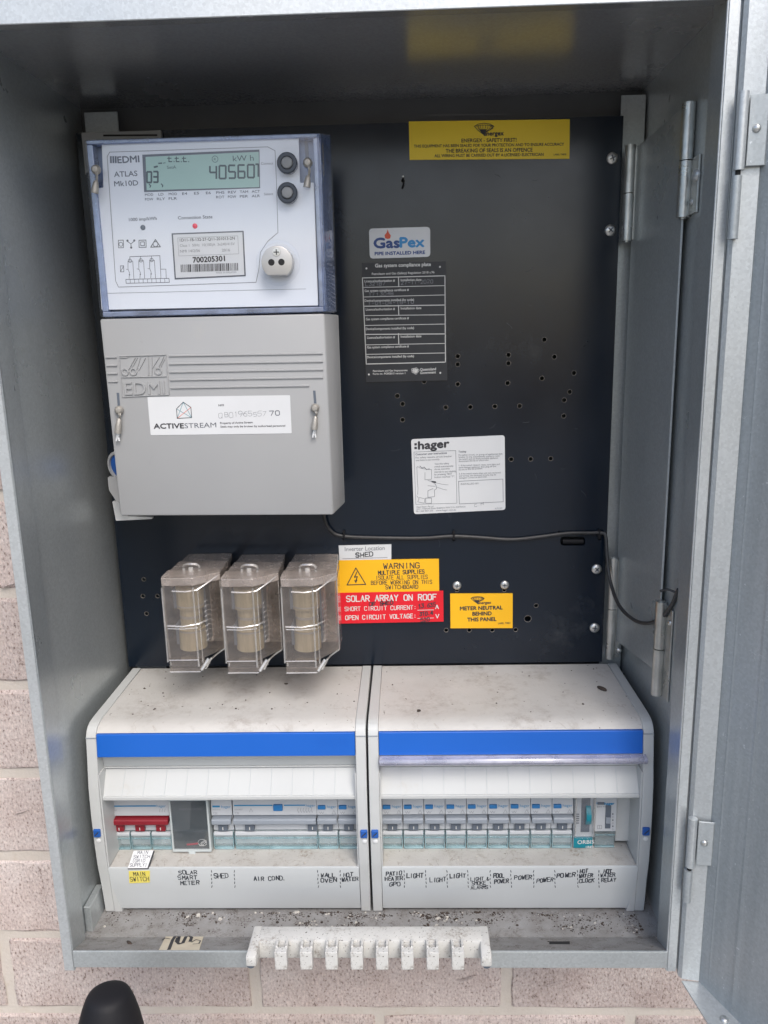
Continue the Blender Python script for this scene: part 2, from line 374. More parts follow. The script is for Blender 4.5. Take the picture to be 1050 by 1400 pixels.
# ------------------------------------------------------------------ lettering
_fc = {}
def glyphs(s, bold):
    k = (s, bold)
    if k not in _fc:
        cu = bpy.data.curves.new('t', 'FONT'); cu.body = s; cu.size = 1; cu.offset = bold; cu.resolution_u = 3
        ob = bpy.data.objects.new('t', cu); COL.objects.link(ob)
        me = bpy.data.meshes.new_from_object(ob.evaluated_get(bpy.context.evaluated_depsgraph_get()))
        bpy.data.objects.remove(ob); bpy.data.curves.remove(cu)
        v = [tuple(x.co[:2]) for x in me.vertices]; f = [tuple(p.vertices) for p in me.polygons]
        bpy.data.meshes.remove(me); xs = [a[0] for a in v] or [0, 1]
        _fc[k] = (v, f, min(xs), max(xs))
    return _fc[k]
CAPH = .73
def text(bm, s, u0, v0, u1, v1, cap, pl, bold=0., capheight=CAPH, off_=.12):
    """s printed on plane pl with its baseline from picture point (u0,v0) to (u1,v1), capitals cap px high"""
    v, f, x0, x1 = glyphs(s, 0); P = off(pl, off_)
    a = at(u0, v0, P); b = at(u1, v1, P); ex = (b-a)/(x1-x0); ez = (at((u0+u1)/2, (v0+v1)/2-cap, P)-at((u0+u1)/2, (v0+v1)/2, P))/capheight
    ez = Vector((0, ez.y, ez.z))
    k = max(0, bold)*ez.length*1.5; lift = (P[1] if isinstance(P, tuple) else Vector((0, -1, 0)))*0
    for n_, (dx_, dz_) in enumerate(((0, 0),) if k == 0 else ((0, 0), (k, 0), (-k, 0), (0, k), (0, -k))):
        o_ = ex.normalized()*dx_+ez.normalized()*dz_+Vector((0, -.003*n_, 0))
        V = [bm.verts.new(a+ex*(x-x0)+ez*y+o_) for x, y in v]
        for q in f:
            try: bm.faces.new([V[i] for i in q])
            except ValueError: pass
def ribbon(bm, P, w, n):
    """flat strip through 3-D points P, w mm wide, on a surface with normal n"""
    for i, (a, b) in enumerate(zip(P, P[1:])):
        d_ = b-a
        if d_.length < 1e-6: continue
        d_.normalize(); s_ = n.cross(d_)*(w/2); e = d_*(w*.35); dz = n*(.004*(i % 3))
        bm.faces.new([bm.verts.new(p+dz) for p in (a-s_-e, b-s_+e, b+s_+e, a+s_-e)])
def line(bm, px, pl, w, off_=.12, close=False):
    P = off(pl, off_); pts = [at(u, v, P) for u, v in px]
    if close: pts.append(pts[0])
    n = Vector((0, -1, 0)) if not isinstance(pl, tuple) else (pl[1] if pl[1].dot(CAM-pl[0]) > 0 else -pl[1])
    ribbon(bm, pts, w, n)
def disc(bm, u, v, r, pl, off_=.12, n=14):
    P = off(pl, off_); c = at(u, v, P); 
    bm.faces.new([bm.verts.new(c+Vector((r*math.cos(2*math.pi*i/n), 0, r*math.sin(2*math.pi*i/n)))) for i in range(n)])
def patch(bm, px, pl, off_=.1):
    P = off(pl, off_); bm.faces.new([bm.verts.new(at(u, v, P)) for u, v in px])
SF = {
'A': [[(0,0),(2,6),(4,0)],[(.8,2.2),(3.2,2.2)]], 'B': [[(0,0),(0,6),(2.8,6),(3.7,5.2),(3.7,4),(2.8,3.2),(0,3.2)],[(2.8,3.2),(4,2.3),(4,1),(3,0),(0,0)]],
'C': [[(4,5),(3,6),(1,6),(0,5),(0,1),(1,0),(3,0),(4,1)]], 'D': [[(0,0),(0,6),(2.5,6),(4,4.5),(4,1.5),(2.5,0),(0,0)]],
'E': [[(4,6),(0,6),(0,0),(4,0)],[(0,3.1),(3.2,3.1)]], 'F': [[(4,6),(0,6),(0,0)],[(0,3.1),(3.2,3.1)]],
'G': [[(4,5),(3,6),(1,6),(0,5),(0,1),(1,0),(3,0),(4,1),(4,2.8),(2.4,2.8)]], 'H': [[(0,0),(0,6)],[(4,0),(4,6)],[(0,3),(4,3)]],
'I': [[(2,0),(2,6)]], 'J': [[(4,6),(4,1),(3,0),(1,0),(0,1)]], 'K': [[(0,0),(0,6)],[(4,6),(0,2.6)],[(1.2,3.6),(4,0)]],
'L': [[(0,6),(0,0),(4,0)]], 'M': [[(0,0),(0,6),(2,2.6),(4,6),(4,0)]], 'N': [[(0,0),(0,6),(4,0),(4,6)]],
'O': [[(1,0),(0,1),(0,5),(1,6),(3,6),(4,5),(4,1),(3,0),(1,0)]], 'P': [[(0,0),(0,6),(3,6),(4,5.2),(4,3.6),(3,2.8),(0,2.8)]],
'Q': [[(1,0),(0,1),(0,5),(1,6),(3,6),(4,5),(4,1),(3,0),(1,0)],[(2.4,1.6),(4.2,-.3)]], 'R': [[(0,0),(0,6),(3,6),(4,5.2),(4,3.8),(3,3),(0,3)],[(2,3),(4,0)]],
'S': [[(4,5.2),(3,6),(1,6),(0,5.2),(0,3.9),(1,3.1),(3,2.9),(4,2.1),(4,.8),(3,0),(1,0),(0,.8)]], 'T': [[(0,6),(4,6)],[(2,6),(2,0)]],
'U': [[(0,6),(0,1),(1,0),(3,0),(4,1),(4,6)]], 'V': [[(0,6),(2,0),(4,6)]], 'W': [[(0,6),(1,0),(2,4),(3,0),(4,6)]],
'X': [[(0,0),(4,6)],[(0,6),(4,0)]], 'Y': [[(0,6),(2,3),(4,6)],[(2,3),(2,0)]], 'Z': [[(0,6),(4,6),(0,0),(4,0)]],
'0': [[(1,0),(0,1),(0,5),(1,6),(3,6),(4,5),(4,1),(3,0),(1,0)]], '1': [[(1,4.8),(2.2,6),(2.2,0)]],
'2': [[(0,5),(1,6),(3,6),(4,5),(4,4),(0,0),(4,0)]], '3': [[(0,6),(4,6),(2,3.6),(3.4,3.3),(4,2.2),(4,1),(3,0),(1,0),(0,1)]],
'4': [[(3,0),(3,6),(0,2),(4,2)]], '5': [[(4,6),(.4,6),(0,3.3),(3,3.6),(4,2.6),(4,1),(3,0),(1,0),(0,.8)]],
'6': [[(3.6,6),(1.5,5),(0,2.6),(0,1),(1,0),(3,0),(4,1),(4,2.3),(3,3.3),(1,3.3),(0,2.3)]], '7': [[(0,6),(4,6),(1.5,0)]],
'8': [[(1,3.1),(0,4),(0,5.2),(1,6),(3,6),(4,5.2),(4,4),(3,3.1),(1,3.1),(0,2.2),(0,.9),(1,0),(3,0),(4,.9),(4,2.2),(3,3.1)]],
'9': [[(4,3.6),(3,2.8),(1,2.8),(0,3.7),(0,5.1),(1,6),(3,6),(4,5.1),(4,3),(2.5,0)]],
'(': [[(3,6.6),(1.8,5),(1.8,1),(3,-.6)]], ')': [[(1,6.6),(2.2,5),(2.2,1),(1,-.6)]], ':': [[(2,1),(2,1.5)],[(2,4),(2,4.5)]], '.': [[(1,0),(1,.5)]],
'-': [[(.6,3),(3.4,3)]], '/': [[(0,-.4),(4,6.4)]], '&': [[(4,0),(.8,4.4),(1,5.6),(2,6),(2.9,5.4),(2.6,4.2),(.3,2),(.3,.8),(1.2,0),(2.6,.2),(4,2.2)]], ' ': []}
def strokes(bm, s, u0, v0, u1, v1, cap, pl, w, jit=0., seed=1, off_=.12):
    P = off(pl, off_); r = random.Random(seed); n = len(s); adv = 5.6
    W = adv*(n-1)+4
    a = at(u0, v0, P); b = at(u1, v1, P); ex = (b-a)/W
    c0 = at((u0+u1)/2, (v0+v1)/2, P); ez = at((u0+u1)/2, (v0+v1)/2-cap, P)-c0; ez = Vector((0, ez.y, ez.z))/6
    nn = Vector((0, -1, 0)) if not isinstance(pl, tuple) else (pl[1] if pl[1].dot(CAM-pl[0]) > 0 else -pl[1])
    for i, ch in enumerate(s):
        ox, oy = adv*i+r.uniform(-1, 1)*jit, r.uniform(-1, 1)*jit; sk = r.uniform(-.4, 1)*jit*.25; sc_ = 1+r.uniform(-1, 1)*jit*.15
        for st in SF.get(ch, []):
            pts = [a+ex*(ox+(x+sk*y)*sc_+r.uniform(-1, 1)*jit*.3)+ez*(oy+y*sc_+r.uniform(-1, 1)*jit*.3) for x, y in st]
            ribbon(bm, pts, w*(1+r.uniform(-.2, .2)*min(1, jit*3)), nn)
def ring(bm, px, py, r, pl, w, n=12, off_=.12):
    P = off(pl, off_); c = at(px, py, P)
    ribbon(bm, [c+Vector((r*math.cos(2*math.pi*i/n), 0, r*math.sin(2*math.pi*i/n))) for i in range(n+1)], w, Vector((0, -1, 0)))

# ================================================================== BRICK WALL (face at y=-60)
WY = -60
wall = thing('brick_wall', 'pinkish textured brick wall with cream mortar behind the steel box', 'wall', (0, WY, -175))
def brick_bm(x0, x1, z0, z1):
    b = B(); box(b, x0, x1, WY, WY+90, z0, z1, 1.8, 1)
    fe = [e for e in b.edges if all(v.co.y < WY+3 for v in e.verts) and abs(e.verts[0].co.x-e.verts[1].co.x) > 30]
    bmesh.ops.subdivide_edges(b, edges=fe, cuts=9)
    fe = [e for e in b.edges if all(v.co.y < WY+3 for v in e.verts) and abs(e.verts[0].co.z-e.verts[1].co.z) > 30 and (min(abs(e.verts[0].co.x-x0), abs(e.verts[0].co.x-x1)) < 3)]
    bmesh.ops.subdivide_edges(b, edges=fe, cuts=3)
    for v in b.verts:
        if v.co.y < WY+5: v.co += Vector((rnd.uniform(-.9, .9), rnd.uniform(-.7, .7), rnd.uniform(-1, 1)))
    return b
HX, HT, HB = 241, 506, -174   # the hole the box stands in
course0, CH = -332, 85.4      # bed joint centres
full = []
for k in range(-3, 13):
    zb = course0+CH*k+5; zt = zb+CH-10
    offx = -118 if k % 2 == 0 else 1
    if k % 2 == 0: offx = -118
    for i in range(-3, 4):
        x0 = offx+240*i+5; x1 = x0+230
        if x1 < -620 or x0 > 620: continue
        segs = [(x0, x1)]
        hide = zt > HB and zb < HT
        if hide:
            if zb < HB and zt > HB: pass
            segs = []
            if x0 < -HX: segs.append((x0, min(x1, -HX)))
            if x1 > HX: segs.append((max(x0, HX), x1))
            if zb < HB-8 and x1 > -HX and x0 < HX:
                part('brick', brick_bm(max(x0, -HX), min(x1, HX), zb, HB), M['brick'], wall)
        for a, b_ in segs:
            if b_-a < 12: continue
            if b_-a > 229.9 and len(full) >= 5:
                src = full[(i*7+k*3) % 5]; o = src[0].copy(); COL.objects.link(o); o.location = src[0].location+Vector((x0-src[1], 0, zb-src[2]))*S
            else:
                o = part('brick', brick_bm(a, b_, zb, zt), M['brick'], wall)
                if b_-a > 229.9: full.append((o, x0, zb))
b = B()
for a in ((-640, -HX, -600, 830), (HX, 640, -600, 830), (-HX, HX, -600, HB), (-HX, HX, HT, 830)): box(b, a[0], a[1], WY+2.2, WY+80, a[2], a[3])
part('mortar', b, M['mortar'], wall)
b = B()
for u, v, w_ in ((215, 1352, 26), (640, 1338, 16), (760, 1345, 20), (12, 800, 14), (30, 1110, 12)):
    c = at(u, v, WY-.9); pts = [c+Vector((w_*math.cos(a)*(1+.25*math.sin(3*a)), 0, w_*.16*math.sin(a)+w_*.35*math.cos(a)))*.55 for a in [i*.45 for i in range(14)]]
    f_ = b.faces.new([b.verts.new(p) for p in pts]); q = bmesh.ops.poke(b, faces=[f_])
    for x in q['verts']: x.co.y -= 1.2
bmesh.ops.recalc_face_normals(b, faces=b.faces[:]); part('mortar_smear', b, M['brick'], wall, smooth=True)
b = B(); bmesh.ops.create_grid(b, x_segments=1, y_segments=1, size=6000, matrix=Matrix.Translation((0, -5900, -1300)))  # unseen ground plane, added to bounce light up at the box
g = part('ground', b, mat('bounce_ground', (.30, .29, .27), .9, col2=(.24, .23, .21), nscale=6), None, kind='structure'); g['label'] = 'unseen pale ground below the wall, added for bounce light'

# ================================================================== STEEL METER BOX
bx = thing('meter_box', 'open galvanised steel meter box standing proud of the brick wall', 'meter box', (0, 25, -175))
XW, YB, YF = 237, 25, -180
b = B(); box(b, -XW, XW, YB, YB+2, -178, 500); part('back_panel', b, mat('dark_back_sheet', (.10, .105, .11), .5, .3, col2=(.13, .135, .14), nscale=20), bx)  # back sheet has a darker base colour than the side walls
for s_ in (-1, 1):
    # side wall, its return and the front flange, one folded sheet
    o1 = 229 if s_ < 0 else 223
    prof = [(s_*237, YB), (s_*237, -150), (s_*(o1+1.5), -170), (s_*o1, -178), (s_*(o1+.8), YF), (s_*(o1+8), YF), (s_*(o1+9), -178)]
    if s_ > 0: prof = [(237, YB), (237, -146), (229.5, -150), (228, -176), (227.4, -179), (228.2, YF), (233.8, YF), (234.8, -178)]
    else: prof = [(-237, YB), (-237, -146), (-233, -150), (-230, -176), (-229.4, -179), (-230, YF), (-236.8, YF), (-237.8, -178)]
    back = [(x+s_*1.2, y) for x, y in prof[:-2]]
    back = [(s_*239, YB), (s_*239, -60), (s_*239, -176)]
    b = B(); prism(b, prof+back[::-1], 'z', -174.4, 499.5); part('side_wall', b, M['galv_rim'] if False else M['galv'], bx)
    b = B()
    if s_ < 0: box(b, -237.4, -230.0, YF-.6, YF-.05, -174, 489.5, .25, 1)
    else: box(b, 227.8, 234.4, YF-.6, YF-.05, -174, 489.5, .25, 1)
    if s_ > 0: box(b, 226.6, 227.7, YF-.5, YF+1.5, -173.5, 489.5, .4, 1)
    part('front_flange', b, M['galv_rim'], bx)
b = B(); prism(b, [(YB, 498), (-160, 498), (-166, 492), (YF, 490), (YF, 498), (-178, 500), (YB, 500)], 'x', -236.9, 236.9); part('top_panel', b, M['galv_top'], bx)
b = B(); box(b, -238, 227, YF-1.2, YF-.05, 489.7, 503, .4, 1); part('top_flange', b, M['galv_rim'], bx)
FZ = -173.6
b = B(); prism(b, [(YB, FZ), (-146, FZ), (-146, FZ-2), (YB, FZ-2)], 'x', -236.8, 236.8); part('floor_panel', b, M['floor'], bx)
LIP = (Vector((0, -146, FZ)), Vector((0, 16.6, 34)).normalized())   # sloping lip
b = B(); prism(b, [(-146.05, FZ), (YF, -157), (YF+1, -159), (-146.05, FZ-2)], 'x', -236.8, 229, 0); part('sloping_lip', b, M['floor'], bx)
for a in ((-229.5, -90), (91, 227.3)):
    b = B(); box(b, a[0], a[1], YF-.8, YF+1, -171, -156.4, .5, 2); part('lip_face', b, M['galv'], bx)
# pale vertical strips behind the board
for a in ((215.5, 235.5, 491), (-228, -200, 491)):
    b = B(); box(b, a[0], a[1], 8, 9.5, -170, a[2], .3, 1); part('mounting_strip', b, M['galv'], bx)
# small return tab at lower left, small slot on the lip
b = B(); box(b, -236.5, -231, -140, -112, FZ, -150, .4, 1); part('corner_tab', b, M['galv'], bx)
b = B(); slab(b, [(751, 1287), (779, 1287), (779, 1290.5), (751, 1290.5)], off(LIP, .2), .3); part('slot', b, M['dark'], bx)
# hinge flap between board and side wall
b = B(); hexa(b, [(225, -4, 448), (233.2, -102, 455), (233.2, -102, 36), (225, -4, 25), (226.3, -4, 448), (234.5, -102, 455), (234.5, -102, 36), (226.3, -4, 25)], .3)
flap = part('hinged_flap', b, M['galv'], bx)
b = B(); box(b, 232.2, 233.6, -105, -102.2, 104, 382, .3, 1); part('flap_edge', b, M['galv_rim'], bx)
def hinge(x, y, z1, z0, leaf, r=3.4):
    zm = (z0+z1)/2
    b = B(); cyl(b, (x, y, zm+.4), (x, y, z1), r, n=18); h = part('hinge', b, M['hinge'], bx, smooth=True)
    b = B(); cyl(b, (x, y, z0), (x, y, zm-.4), r*1.03, n=18); part('lower_knuckle', b, M['hinge'], h, smooth=True)
    b = B(); cyl(b, (x, y, z0-1), (x, y, z1+.6), r*.5, n=10); part('pin', b, M['hinge'], h, smooth=True)
    b = B(); box(b, *leaf, .3, 1); part('leaf', b, M['hinge'], h)
    return h
def rivet(p, ax, r, parent, m_='screw', name='rivet'):
    b = B(); lathe(b, p, ax, [(0, r), (r*.25, r*.97), (r*.5, r*.75), (r*.66, r*.4), (r*.7, 0)], 16); return part(name, b, M[m_], parent, smooth=True)
h = hinge(220.2, -8, 449.5, 376, (221, 230, -8.2, -7, 377, 448), 4.2)
rivet((228, -8.5, 440), (-.3, -1, 0), 2.4, h); rivet((228.5, -8.5, 388), (-.3, -1, 0), 2.4, h)
h = hinge(220.8, -8, 104.5, 8, (222, 229, -8.2, -7, 9, 102), 4.0)
rivet((228.5, -9, 88), (-.3, -1, 0), 2.6, h); rivet((228.5, -9, 16), (-.3, -1, 0), 2.6, h)
h = hinge(232.2, -107, 454, 380, (235.2, 236.6, -124, -107, 381, 418), 4.6)
rivet((235.2, -121, 405), (-1, -.3, 0), 4, h, 'galv_rim'); rivet((235.2, -115, 389), (-1, -.3, 0), 2, h, 'galv_rim')
h = hinge(232.6, -107, 97, 19, (235.4, 236.6, -124, -107, 20, 95), 4.4)
rivet((235.4, -120, 84), (-1, -.3, 0), 2.2, h)
for (u, v, r) in ((877, 783, 2.4), (871, 838, 2), (878, 866, 2.4), (871, 787, 1.4)):
    p = at(u, v, (Vector((225, -4, 0)), Vector((89, 10, 0)).normalized())); rivet(p, (-1, -.1, 0), r, flap, 'hinge')
# ---- door, open a little past a right angle
door = thing('box_door', 'galvanised steel door of the meter box swung open at the right', 'door', (237, -184, -177))
K = .42
def dx(y): return 250+K*(-187-y)
yo = -660
b = B(); prism(b, [(249.2, -186), (dx(yo), yo), (dx(yo)+1.5, yo), (251, -185)], 'z', -177, 505); part('door_skin', b, M['galv_door'], door)
b = B(); prism(b, [(235.4, -182.2), (237.2, -185.4), (249.2, -187.6), (250, -186.2), (238.5, -184), (238.2, -178), (236, -178)], 'z', -176, 505); part('hinge_flange', b, M['galv_rim'], door)
# raised stiffening folds along the skin
for y0, y1, hgt in ((-193, -199, .8), (-212, -222, .9)):
    b = B(); prism(b, [(dx(y0), y0), (dx((y0+y1)/2)-hgt, (y0+y1)/2+.5), (dx(y1), y1)], 'z', -168, 505); part('stiffening_fold', b, M['galv_door'], door)
b = B(); v = [(237, -186, -177), (243, -226, -177), (243+.3*400, -226-400, -177), (dx(-626), -626, -177), (251, -187, -177)]
A = [b.verts.new(p) for p in v]; C = [b.verts.new((p[0], p[1], p[2]-1.5)) for p in v]
b.faces.new(A); b.faces.new(C[::-1])
for i in range(5): b.faces.new((A[i], C[i], C[(i+1) % 5], A[(i+1) % 5]))
bmesh.ops.recalc_face_normals(b, faces=b.faces[:]); part('bottom_flange', b, M['galv_rim'], door)
p = at(990, 1394, (Vector((0, 0, -177)), Vector((0, 0, 1)))); rivet(p, (0, 0, 1), 3, door)
def door_hinge(z1, zm, z0, X_):
    b = B(); cyl(b, (X_, -188.6, zm), (X_, -188.6, z1), 3.1, n=16); h = part('door_hinge', b, M['galv_rim'], door, smooth=True)
    b = B(); cyl(b, (X_-.6, -188, z0), (X_-.6, -188, zm-3), 3.0, n=16); part('lower_knuckle', b, M['galv_door'], h, smooth=True)
    b = B(); cyl(b, (X_-.2, -188.4, z0), (X_-.2, -188.4, z1-1), 1.5, n=10); part('pin', b, M['dark'], h, smooth=True)
    zl = zm+2
    b = B(); hexa(b, [(240, -189.6, z1-2), (dx(-191)-1.4, -191.2, z1-2), (dx(-191)-1.4, -191.2, zl), (240, -189.6, zl), (240.5, -188.2, z1-2), (dx(-190), -189.8, z1-2), (dx(-190), -189.8, zl), (240.5, -188.2, zl)], .3); part('leaf', b, M['galv_door'], h)
    rivet((244.5, -190.6, (z1+zl)/2), (-.35, -1, 0), 2.4, h)
door_hinge(438, 395, 356, 236.4); door_hinge(-38, -77, -106, 236.2)
for (u, v, w_) in ((1017, 715, 3), (1030, 1080, 5), (972, 1210, 3), (1005, 1340, 4), (975, 1275, 4), (1025, 1170, 6), (1040, 1370, 3)):
    pl = (Vector((250-.5, -187, 0)), Vector((1, K, 0)).normalized()); b = B(); p = at(u, v, pl)
    q = p+Vector((-K*.5*w_*.5, w_*.5*.5, -w_*.4)); ribbon(b, [p, q], .5, Vector((-1, -K, 0)).normalized()); part('scratch', b, M['galv_rim'], door)

# ================================================================== BLACK MOUNTING BOARD with real drilled holes
pb = thing('mounting_board', 'black painted equipment board with drilled holes at the back of the box', 'panel', (0, 0, 1))
HOLES = [(744.4,464.3),(695.2,485.2),(695.2,496.7),(625.9,487.1),(625.9,498.2),(758,487.9),(784.8,510),(741,517.2),(694.1,523.7),(625.9,525.2),(779,535.9),(771.4,547),(609.5,557),(643,556.5),(676.6,555.7),(710.5,555),(543.2,541.2),(550.5,552.3),(579.8,521.4),(550.4,574),(770.8,568.8),(699,628),(725.6,627.6),(753,627),(733,828),(721.6,846,3.2),(610,861.6),(641.6,861.6),(673,861.6),(705,861),(196.6,792),(195.4,815),(215.4,815),(200.3,839),(551,247,1.5),(625,807,1.6),(689.5,807,1.6),(620.5,727,1.3),(620.5,738,1.3),(819.5,726,1.3),(819.5,737,1.3),(470,737,1.3),(764,727,.8)]
cu = bpy.data.curves.new('b', 'CURVE'); cu.dimensions = '2D'; cu.fill_mode = 'BOTH'; cu.extrude = 0
def spl(pts):
    s_ = cu.splines.new('POLY'); s_.points.add(len(pts)-1)
    for p_, q in zip(s_.points, pts): p_.co = (q[0], q[1], 0, 1)
    s_.use_cyclic_u = True
spl([(-233, 1), (215.8, 1), (215.8, 473.5), (-233, 473.5)])
hc = []
for hh in HOLES:
    p = at(hh[0], hh[1], 0); r = hh[2] if len(hh) > 2 else 1.9
    hc.append((p, r)); spl([(p.x+r*math.cos(2*math.pi*i/14), p.z+r*math.sin(2*math.pi*i/14)) for i in range(14)])
sl = [at(u, v, 0) for u, v in ((766, 733.5), (800, 733.5), (800, 746), (766, 746))]
spl(rpoly([(p.x, p.z) for p in sl], 3.4))
ob = bpy.data.objects.new('b', cu); COL.objects.link(ob)
me = bpy.data.meshes.new_from_object(ob.evaluated_get(bpy.context.evaluated_depsgraph_get())); bpy.data.objects.remove(ob); bpy.data.curves.remove(cu)
b = B(); b.from_mesh(me); bpy.data.meshes.remove(me)
for v in b.verts: v.co = Vector((v.co.x, 0, v.co.y))
bmesh.ops.remove_doubles(b, verts=b.verts[:], dist=.001)
bd = [e for e in b.edges if len(e.link_faces) == 1]
r = bmesh.ops.extrude_edge_only(b, edges=bd)
for v in r['geom']:
    if isinstance(v, bmesh.types.BMVert): v.co.y = 6
bmesh.ops.recalc_face_normals(b, faces=b.faces[:])
part('board', b, M['panel'], pb)
for i, (p, r) in enumerate(hc):
    if r > 1.4:
        b = B(); n = 14
        rr = [[b.verts.new(p+Vector(((r+a_)*math.cos(2*math.pi*i_/n), y_, (r+a_)*math.sin(2*math.pi*i_/n)))) for i_ in range(n)] for a_, y_ in ((-.05, .8), (.02, -.1), (.14, -.1), (.22, -.02))]
        for A, C in zip(rr, rr[1:]):
            for k in range(n): b.faces.new((A[k], A[(k+1) % n], C[(k+1) % n], C[k]))
        bmesh.ops.recalc_face_normals(b, faces=b.faces[:])
        part('hole_rim', b, M['bare'], pb, smooth=True)
b = B(); line(b, [(588, 157.5), (693, 156)], 0, .5); part('thin_line', b, M['dullink'], pb)  # thin dull grey line near the top of the board
p = at(751, 739, 3)
b = B(); cyl(b, at(769, 740, 3), at(797, 740, 3), 2.6, n=12); part('wire_bundle', b, M['black'], pb, smooth=True)
def screw(u, v, r, y, parent, col='screw', name='screw'):
    p = at(u, v, y-1); b = B()
    lathe(b, (p.x, y, p.z), (0, -1, 0), [(0, r), (.5, r), (1.2, r*.92), (1.9, r*.66), (2.2, r*.3), (2.25, 0)], 22)
    o = part(name, b, M[col], parent, smooth=True); a = rnd.uniform(0, 1.5)
    b = B()
    for t in (a, a+math.pi/2):
        d_ = Vector((math.cos(t), 0, math.sin(t))); ribbon(b, [Vector((p.x, y-2.35, p.z))-d_*r*.45, Vector((p.x, y-2.35, p.z))+d_*r*.45], r*.22, Vector((0, -1, 0)))
    part('cross_slot', b, M['greyink'], o)
    return o
for u, v in ((837.5, 216), (834.7, 314.6), (816, 778.4), (813.2, 858.8)): screw(u, v, 4.7, 0, pb)
for u, v in ((624.8, 800.8), (690, 800)): screw(u, v, 4.1, 0, pb)
b = B(); p = at(551, 242, 0); lathe(b, (p.x, -1, p.z), (0, -1, 0), [(0, 1), (1, .9), (1.5, 0)], 10); part('screw_tip', b, M['screw'], pb, smooth=True)
b = B(); tube(b, [at(551, 243, -2), at(552, 250, -3), at(550, 257, -1)], .8, 8); part('cable_tie', b, M['black'], pb)

b = B()
for _ in range(26):
    u, v = rnd.uniform(480, 815), rnd.uniform(180, 900); a = rnd.uniform(0, 3.1); L_ = rnd.uniform(2, 11)
    line(b, [(u, v), (u+L_*math.cos(a), v+L_*math.sin(a)*.7), (u+L_*1.7*math.cos(a+.2), v+L_*1.4*math.sin(a+.2)*.7)], 0, rnd.uniform(.12, .3), .05)
part('fine_scratches', b, mat('scratch_on_paint', (.05, .055, .06), .6), pb, kind='stuff')
# ================================================================== STICKERS AND PLATES ON THE BOARD
def flat(name, label, cat, px, pl, th, m_, r=0, pname=None):
    c = at(*px[-1], off(pl, 0) if isinstance(pl, tuple) else pl); t = thing(name, label, cat, tuple(c))
    b = B(); slab(b, px, pl, th, r); part(pname or 'plate', b, m_, t); return t
def ink(t, m_, fn, name='lettering'):
    b = B(); fn(b); return part(name, b, m_, t)
def energex(b, cx, cy, w, h, pl):   # fan of ovals with a tail, and the word
    P = off(pl, .12)
    for k in range(9):
        a = math.pi*(k+.5)/9; x = cx-math.cos(a)*w*.36; y = cy-math.sin(a)*h*.12
        line(b, [(x-w*.05, y-h*.2), (x+w*.05, y-h*.24), (x+w*.06, y), (cx+(x-cx)*.5, cy+h*.22), (cx-w*.04, cy+h*.5)], pl, .42)
    line(b, [(cx-w*.48, cy-h*.22), (cx-w*.3, cy-h*.42), (cx, cy-h*.5), (cx+w*.3, cy-h*.42), (cx+w*.48, cy-h*.22), (cx+w*.3, cy+h*.1)], pl, .5)
    line(b, [(cx-w*.48, cy-h*.22), (cx-w*.3, cy+h*.15), (cx-w*.05, cy+h*.5)], pl, .5)
    patch(b, [(cx-w*.2, cy+h*.05), (cx+w*.12, cy+h*.05), (cx+w*.02, cy+h*.5), (cx-w*.05, cy+h*.5)], pl, .13)
t = flat('warning_sticker', 'wide yellow safety sticker at the top of the black board', 'sticker', [(559, 166), (779, 163), (778.5, 217), (560, 218.5)], -.5, .5, M['yellow'])
def f(b):
    energex(b, 662, 176, 28, 15, -.5)
    text(b, 'energex', 661, 185.5, 688.5, 184.8, 6.2, -.5, .03, .73)
    text(b, 'ENERGEX - SAFETY FIRST!', 631, 194.6, 706, 193.6, 5.2, -.5, .015)
    text(b, 'THIS EQUIPMENT HAS BEEN SEALED FOR YOUR PROTECTION AND TO ENSURE ACCURACY', 566, 201.8, 771, 199, 4.1, -.5, .015)
    text(b, 'THE BREAKING OF SEALS IS AN OFFENCE', 609.5, 208.8, 728, 207.2, 5.4, -.5, .015)
    text(b, 'ALL WIRING MUST BE CARRIED OUT BY A LICENSED ELECTRICIAN', 594, 215, 743, 213, 4.2, -.5, .015)
    text(b, 'LABEL 73878', 757, 212.6, 774, 212.3, 2.6, -.5, .01)
ink(t, M['ink'], f)
t = flat('gas_sticker', 'small white rounded sticker with blue lettering and an orange flame', 'sticker', [(504.5, 312.5), (588, 310), (588.3, 351), (505.5, 353.5)], -.5, .5, M['label'], 3.2)
ink(t, M['navy'], lambda b: (text(b, 'Gas', 511.5, 339, 546, 338.2, 14, -.5, .03), text(b, 'PIPE INSTALLED HERE', 512.5, 349, 581, 347, 4.6, -.5, .03)))
ink(t, M['skyblue'], lambda b: text(b, 'Pex', 547, 338, 580, 337, 14, -.5, .03))
def f(b):
    P = -.6; pts = [(530, 313.5), (531.5, 318), (534.3, 322), (533.5, 326), (530, 326.8), (526.5, 325.5), (525.7, 321.5), (528.6, 318)]
    b.faces.new([b.verts.new(at(u, v, P)) for u, v in pts])
ink(t, M['orange'], f, 'flame')
t = flat('compliance_plate', 'matt black gas compliance plate with white ruled boxes', 'plate', [(494.5, 359.5), (610, 357.5), (611.5, 520), (500.5, 522.5)], -.8, .8, M['platecol'])
